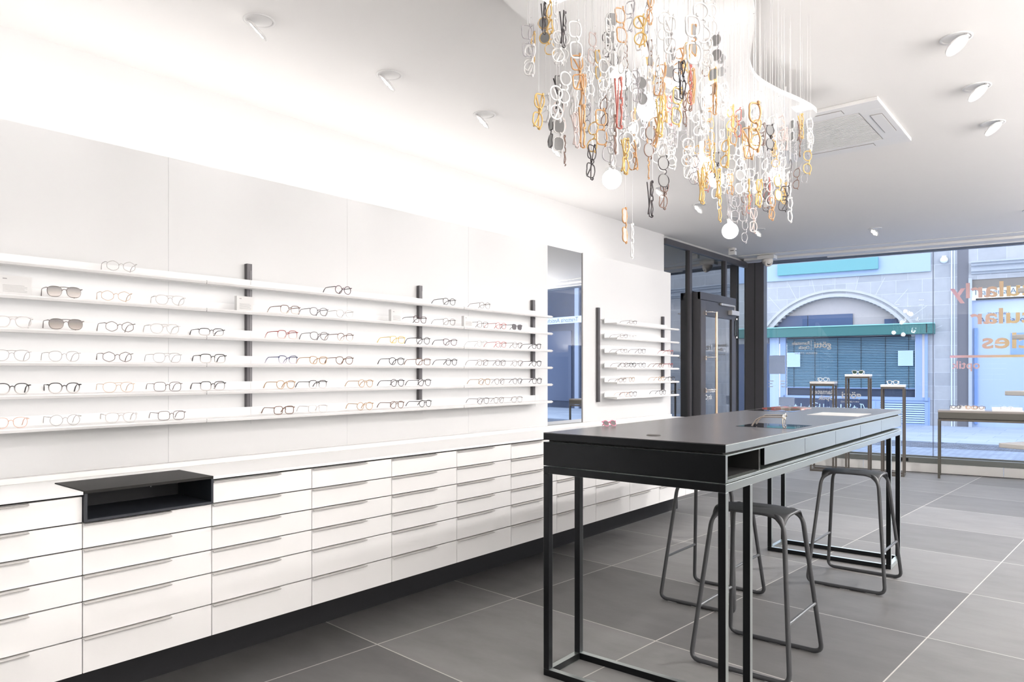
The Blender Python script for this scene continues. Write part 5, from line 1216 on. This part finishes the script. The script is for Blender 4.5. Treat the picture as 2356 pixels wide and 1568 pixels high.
# portal with trattoria sign
t = thing('restaurant_portal', 'pale blue glazed restaurant entrance at the right behind the window slogan', 'door', (-2.0, 22.0, 0)); o_ = (-2.0, 22.05, 0)
t.location = o_
m = MB(o_); bbox_(m, -2.62, -1.1, -.1, -.3, 0.02, 3.33); m.build('entrance_wall', mat('portal_pale', (.38, .47, .64), .5), t)
m = MB(o_); bbox_(m, -2.53, -2.46, -.05, -.1, 0.1, 2.6); bbox_(m, -1.75, -1.25, -.08, -.1, 1.9, 2.45); m.build('glazing', mat('glazing_blue', (.20, .32, .62), .2), t)
m = MB(o_); bbox_(m, -2.66, -2.58, .06, -.3, 0.02, 3.9); m.build('jamb', mat('jamb_stone', (.40, .44, .50), .8), t)
m = MB(o_); bbox_(m, -2.58, -1.1, -.02, -.3, 3.62, 3.86); m.build('lintel', mat('lintel_brown', (.20, .18, .16), .8), t)
m = MB(o_); bbox_(m, -2.50, -1.3, -.02, -.06, 3.325, 3.37); m.build('door_head', GAP, t)
SER = mat('sign_letter_dark', (.10, .11, .14), .6)
def stext(s, x, z, size, par, off=-.09, mt=SER): 
    return text_mesh('sign_text', s, mt, face_frame(bp_(x, off, z), FD), size, par, 0, .001, offs=par.location)
stext('TRATTORIA', -2.25, 2.93, .09, t); stext('Antichi Sapori', -2.42, 2.74, .19, t)
stext('Antichi', -1.85, .28, .13, t)
sg = thing('restaurant_sign', 'white sign reading Trattoria above the restaurant entrance, behind the slogan', 'sign', bp_(-2.6, .05, 3.4))
m = MB(sg.location); bbox_(m, -2.66, .1, .05, 0, 3.40, 3.615); m.build('sign_board', mat('sign_white_blue', (.58, .68, .90), .5), sg)
stext('Trattoria Antichi Sapori', -2.56, 3.455, .20, sg, off=.052)
m = MB(); 
for o_k, z0, z1 in ((.05, 4.00, 4.06), (.12, 4.06, 4.20), (.20, 4.20, 4.27), (.26, 4.27, 4.31)): bbox_(m, -2.60, 8, o_k, 0, z0, z1)
cn = m.build('cornice', mat('cornice_stone', (.40, .43, .47), .8, noise=.08)); tag(cn, 'moulded stone cornice above the restaurant entrance', 'cornice')
t = thing('downpipe', 'thin pale downpipe on the stone house between shop and restaurant', 'pipe', bp_(-3.03, .06, 0)); m = MB(t.location); m.tube([bp_(-3.03, .06, .02), bp_(-3.03, .06, 6)], .018, 10); m.tube([bp_(-2.97, .06, .02), bp_(-2.97, .06, 6)], .012, 8); m.build('pipe', mat('pipe_pale', (.60, .66, .76), .5), t)
m = MB(); bbox_(m, -2.90, -2.66, .012, .001, .02, 6.3); pl_ = m.build('recess_strip', mat('recess_brown', (.15, .15, .17), .7)); tag(pl_, 'dark vertical wall strip between the downpipe and the restaurant entrance', 'wall strip')
t = thing('wall_lamp', 'small white round lamp high on the stone house beside the downpipe', 'lamp', bp_(-3.2, .1, 4.4)); m = MB(t.location); q = Vector(bp_(-3.2, .09, 4.42)); m.lathe([(.0005+.09*math.sin(PI*k/12), -.09*math.cos(PI*k/12)) for k in range(13)], q, 16); m.build('lamp_cover', mat('lamp_cover', (.75, .82, .95), .4), t)
m = MB(t.location); bbox_(m, -3.25, -3.15, .03, 0, 4.44, 4.54); m.build('bracket', FIX, t)

# neighbouring house further right, seen only in the wall mirror
nb = thing('corner_house', 'dark blue grey neighbour house seen only mirrored in the wall mirror', 'building', bp_(10, 0, 0)); O = nb.location
m = MB(O); bbox_(m, 4.2, 24, .05, -.4, 0, 6.8); m.build('house_wall', mat('neighbour_wall', (.035, .05, .09), .8, noise=.2, nscale=3), nb)
m = MB(O)
for x in (5.0, 7.0, 9.0, 11.0): bbox_(m, x, x+1.3, .09, .05, .3, 3.1)
m.build('shop_front', mat('neighbour_front', (.045, .07, .14), .5), nb)
m = MB(O); bbox_(m, 6.55, 6.75, .12, .05, .02, 6.0); bbox_(m, 8.6, 8.8, .12, .05, .02, 6.0); m.build('pilaster', mat('neighbour_pilaster', (.30, .36, .48), .8), nb)
s2_ = thing('restaurant_sign', 'second white restaurant sign, readable reversed in the wall mirror', 'sign', bp_(4.6, .06, 3.4)); m = MB(s2_.location); bbox_(m, 4.6, 11.4, .13, .06, 3.40, 3.66); m.build('sign_board', mat('sign_white_blue', (.58, .68, .90), .5), s2_)
stext('Trattoria Antichi Sapori', 5.4, 3.45, .25, s2_, off=.132); stext('Trattoria Antichi Sapori', 8.6, 3.45, .25, s2_, off=.132)
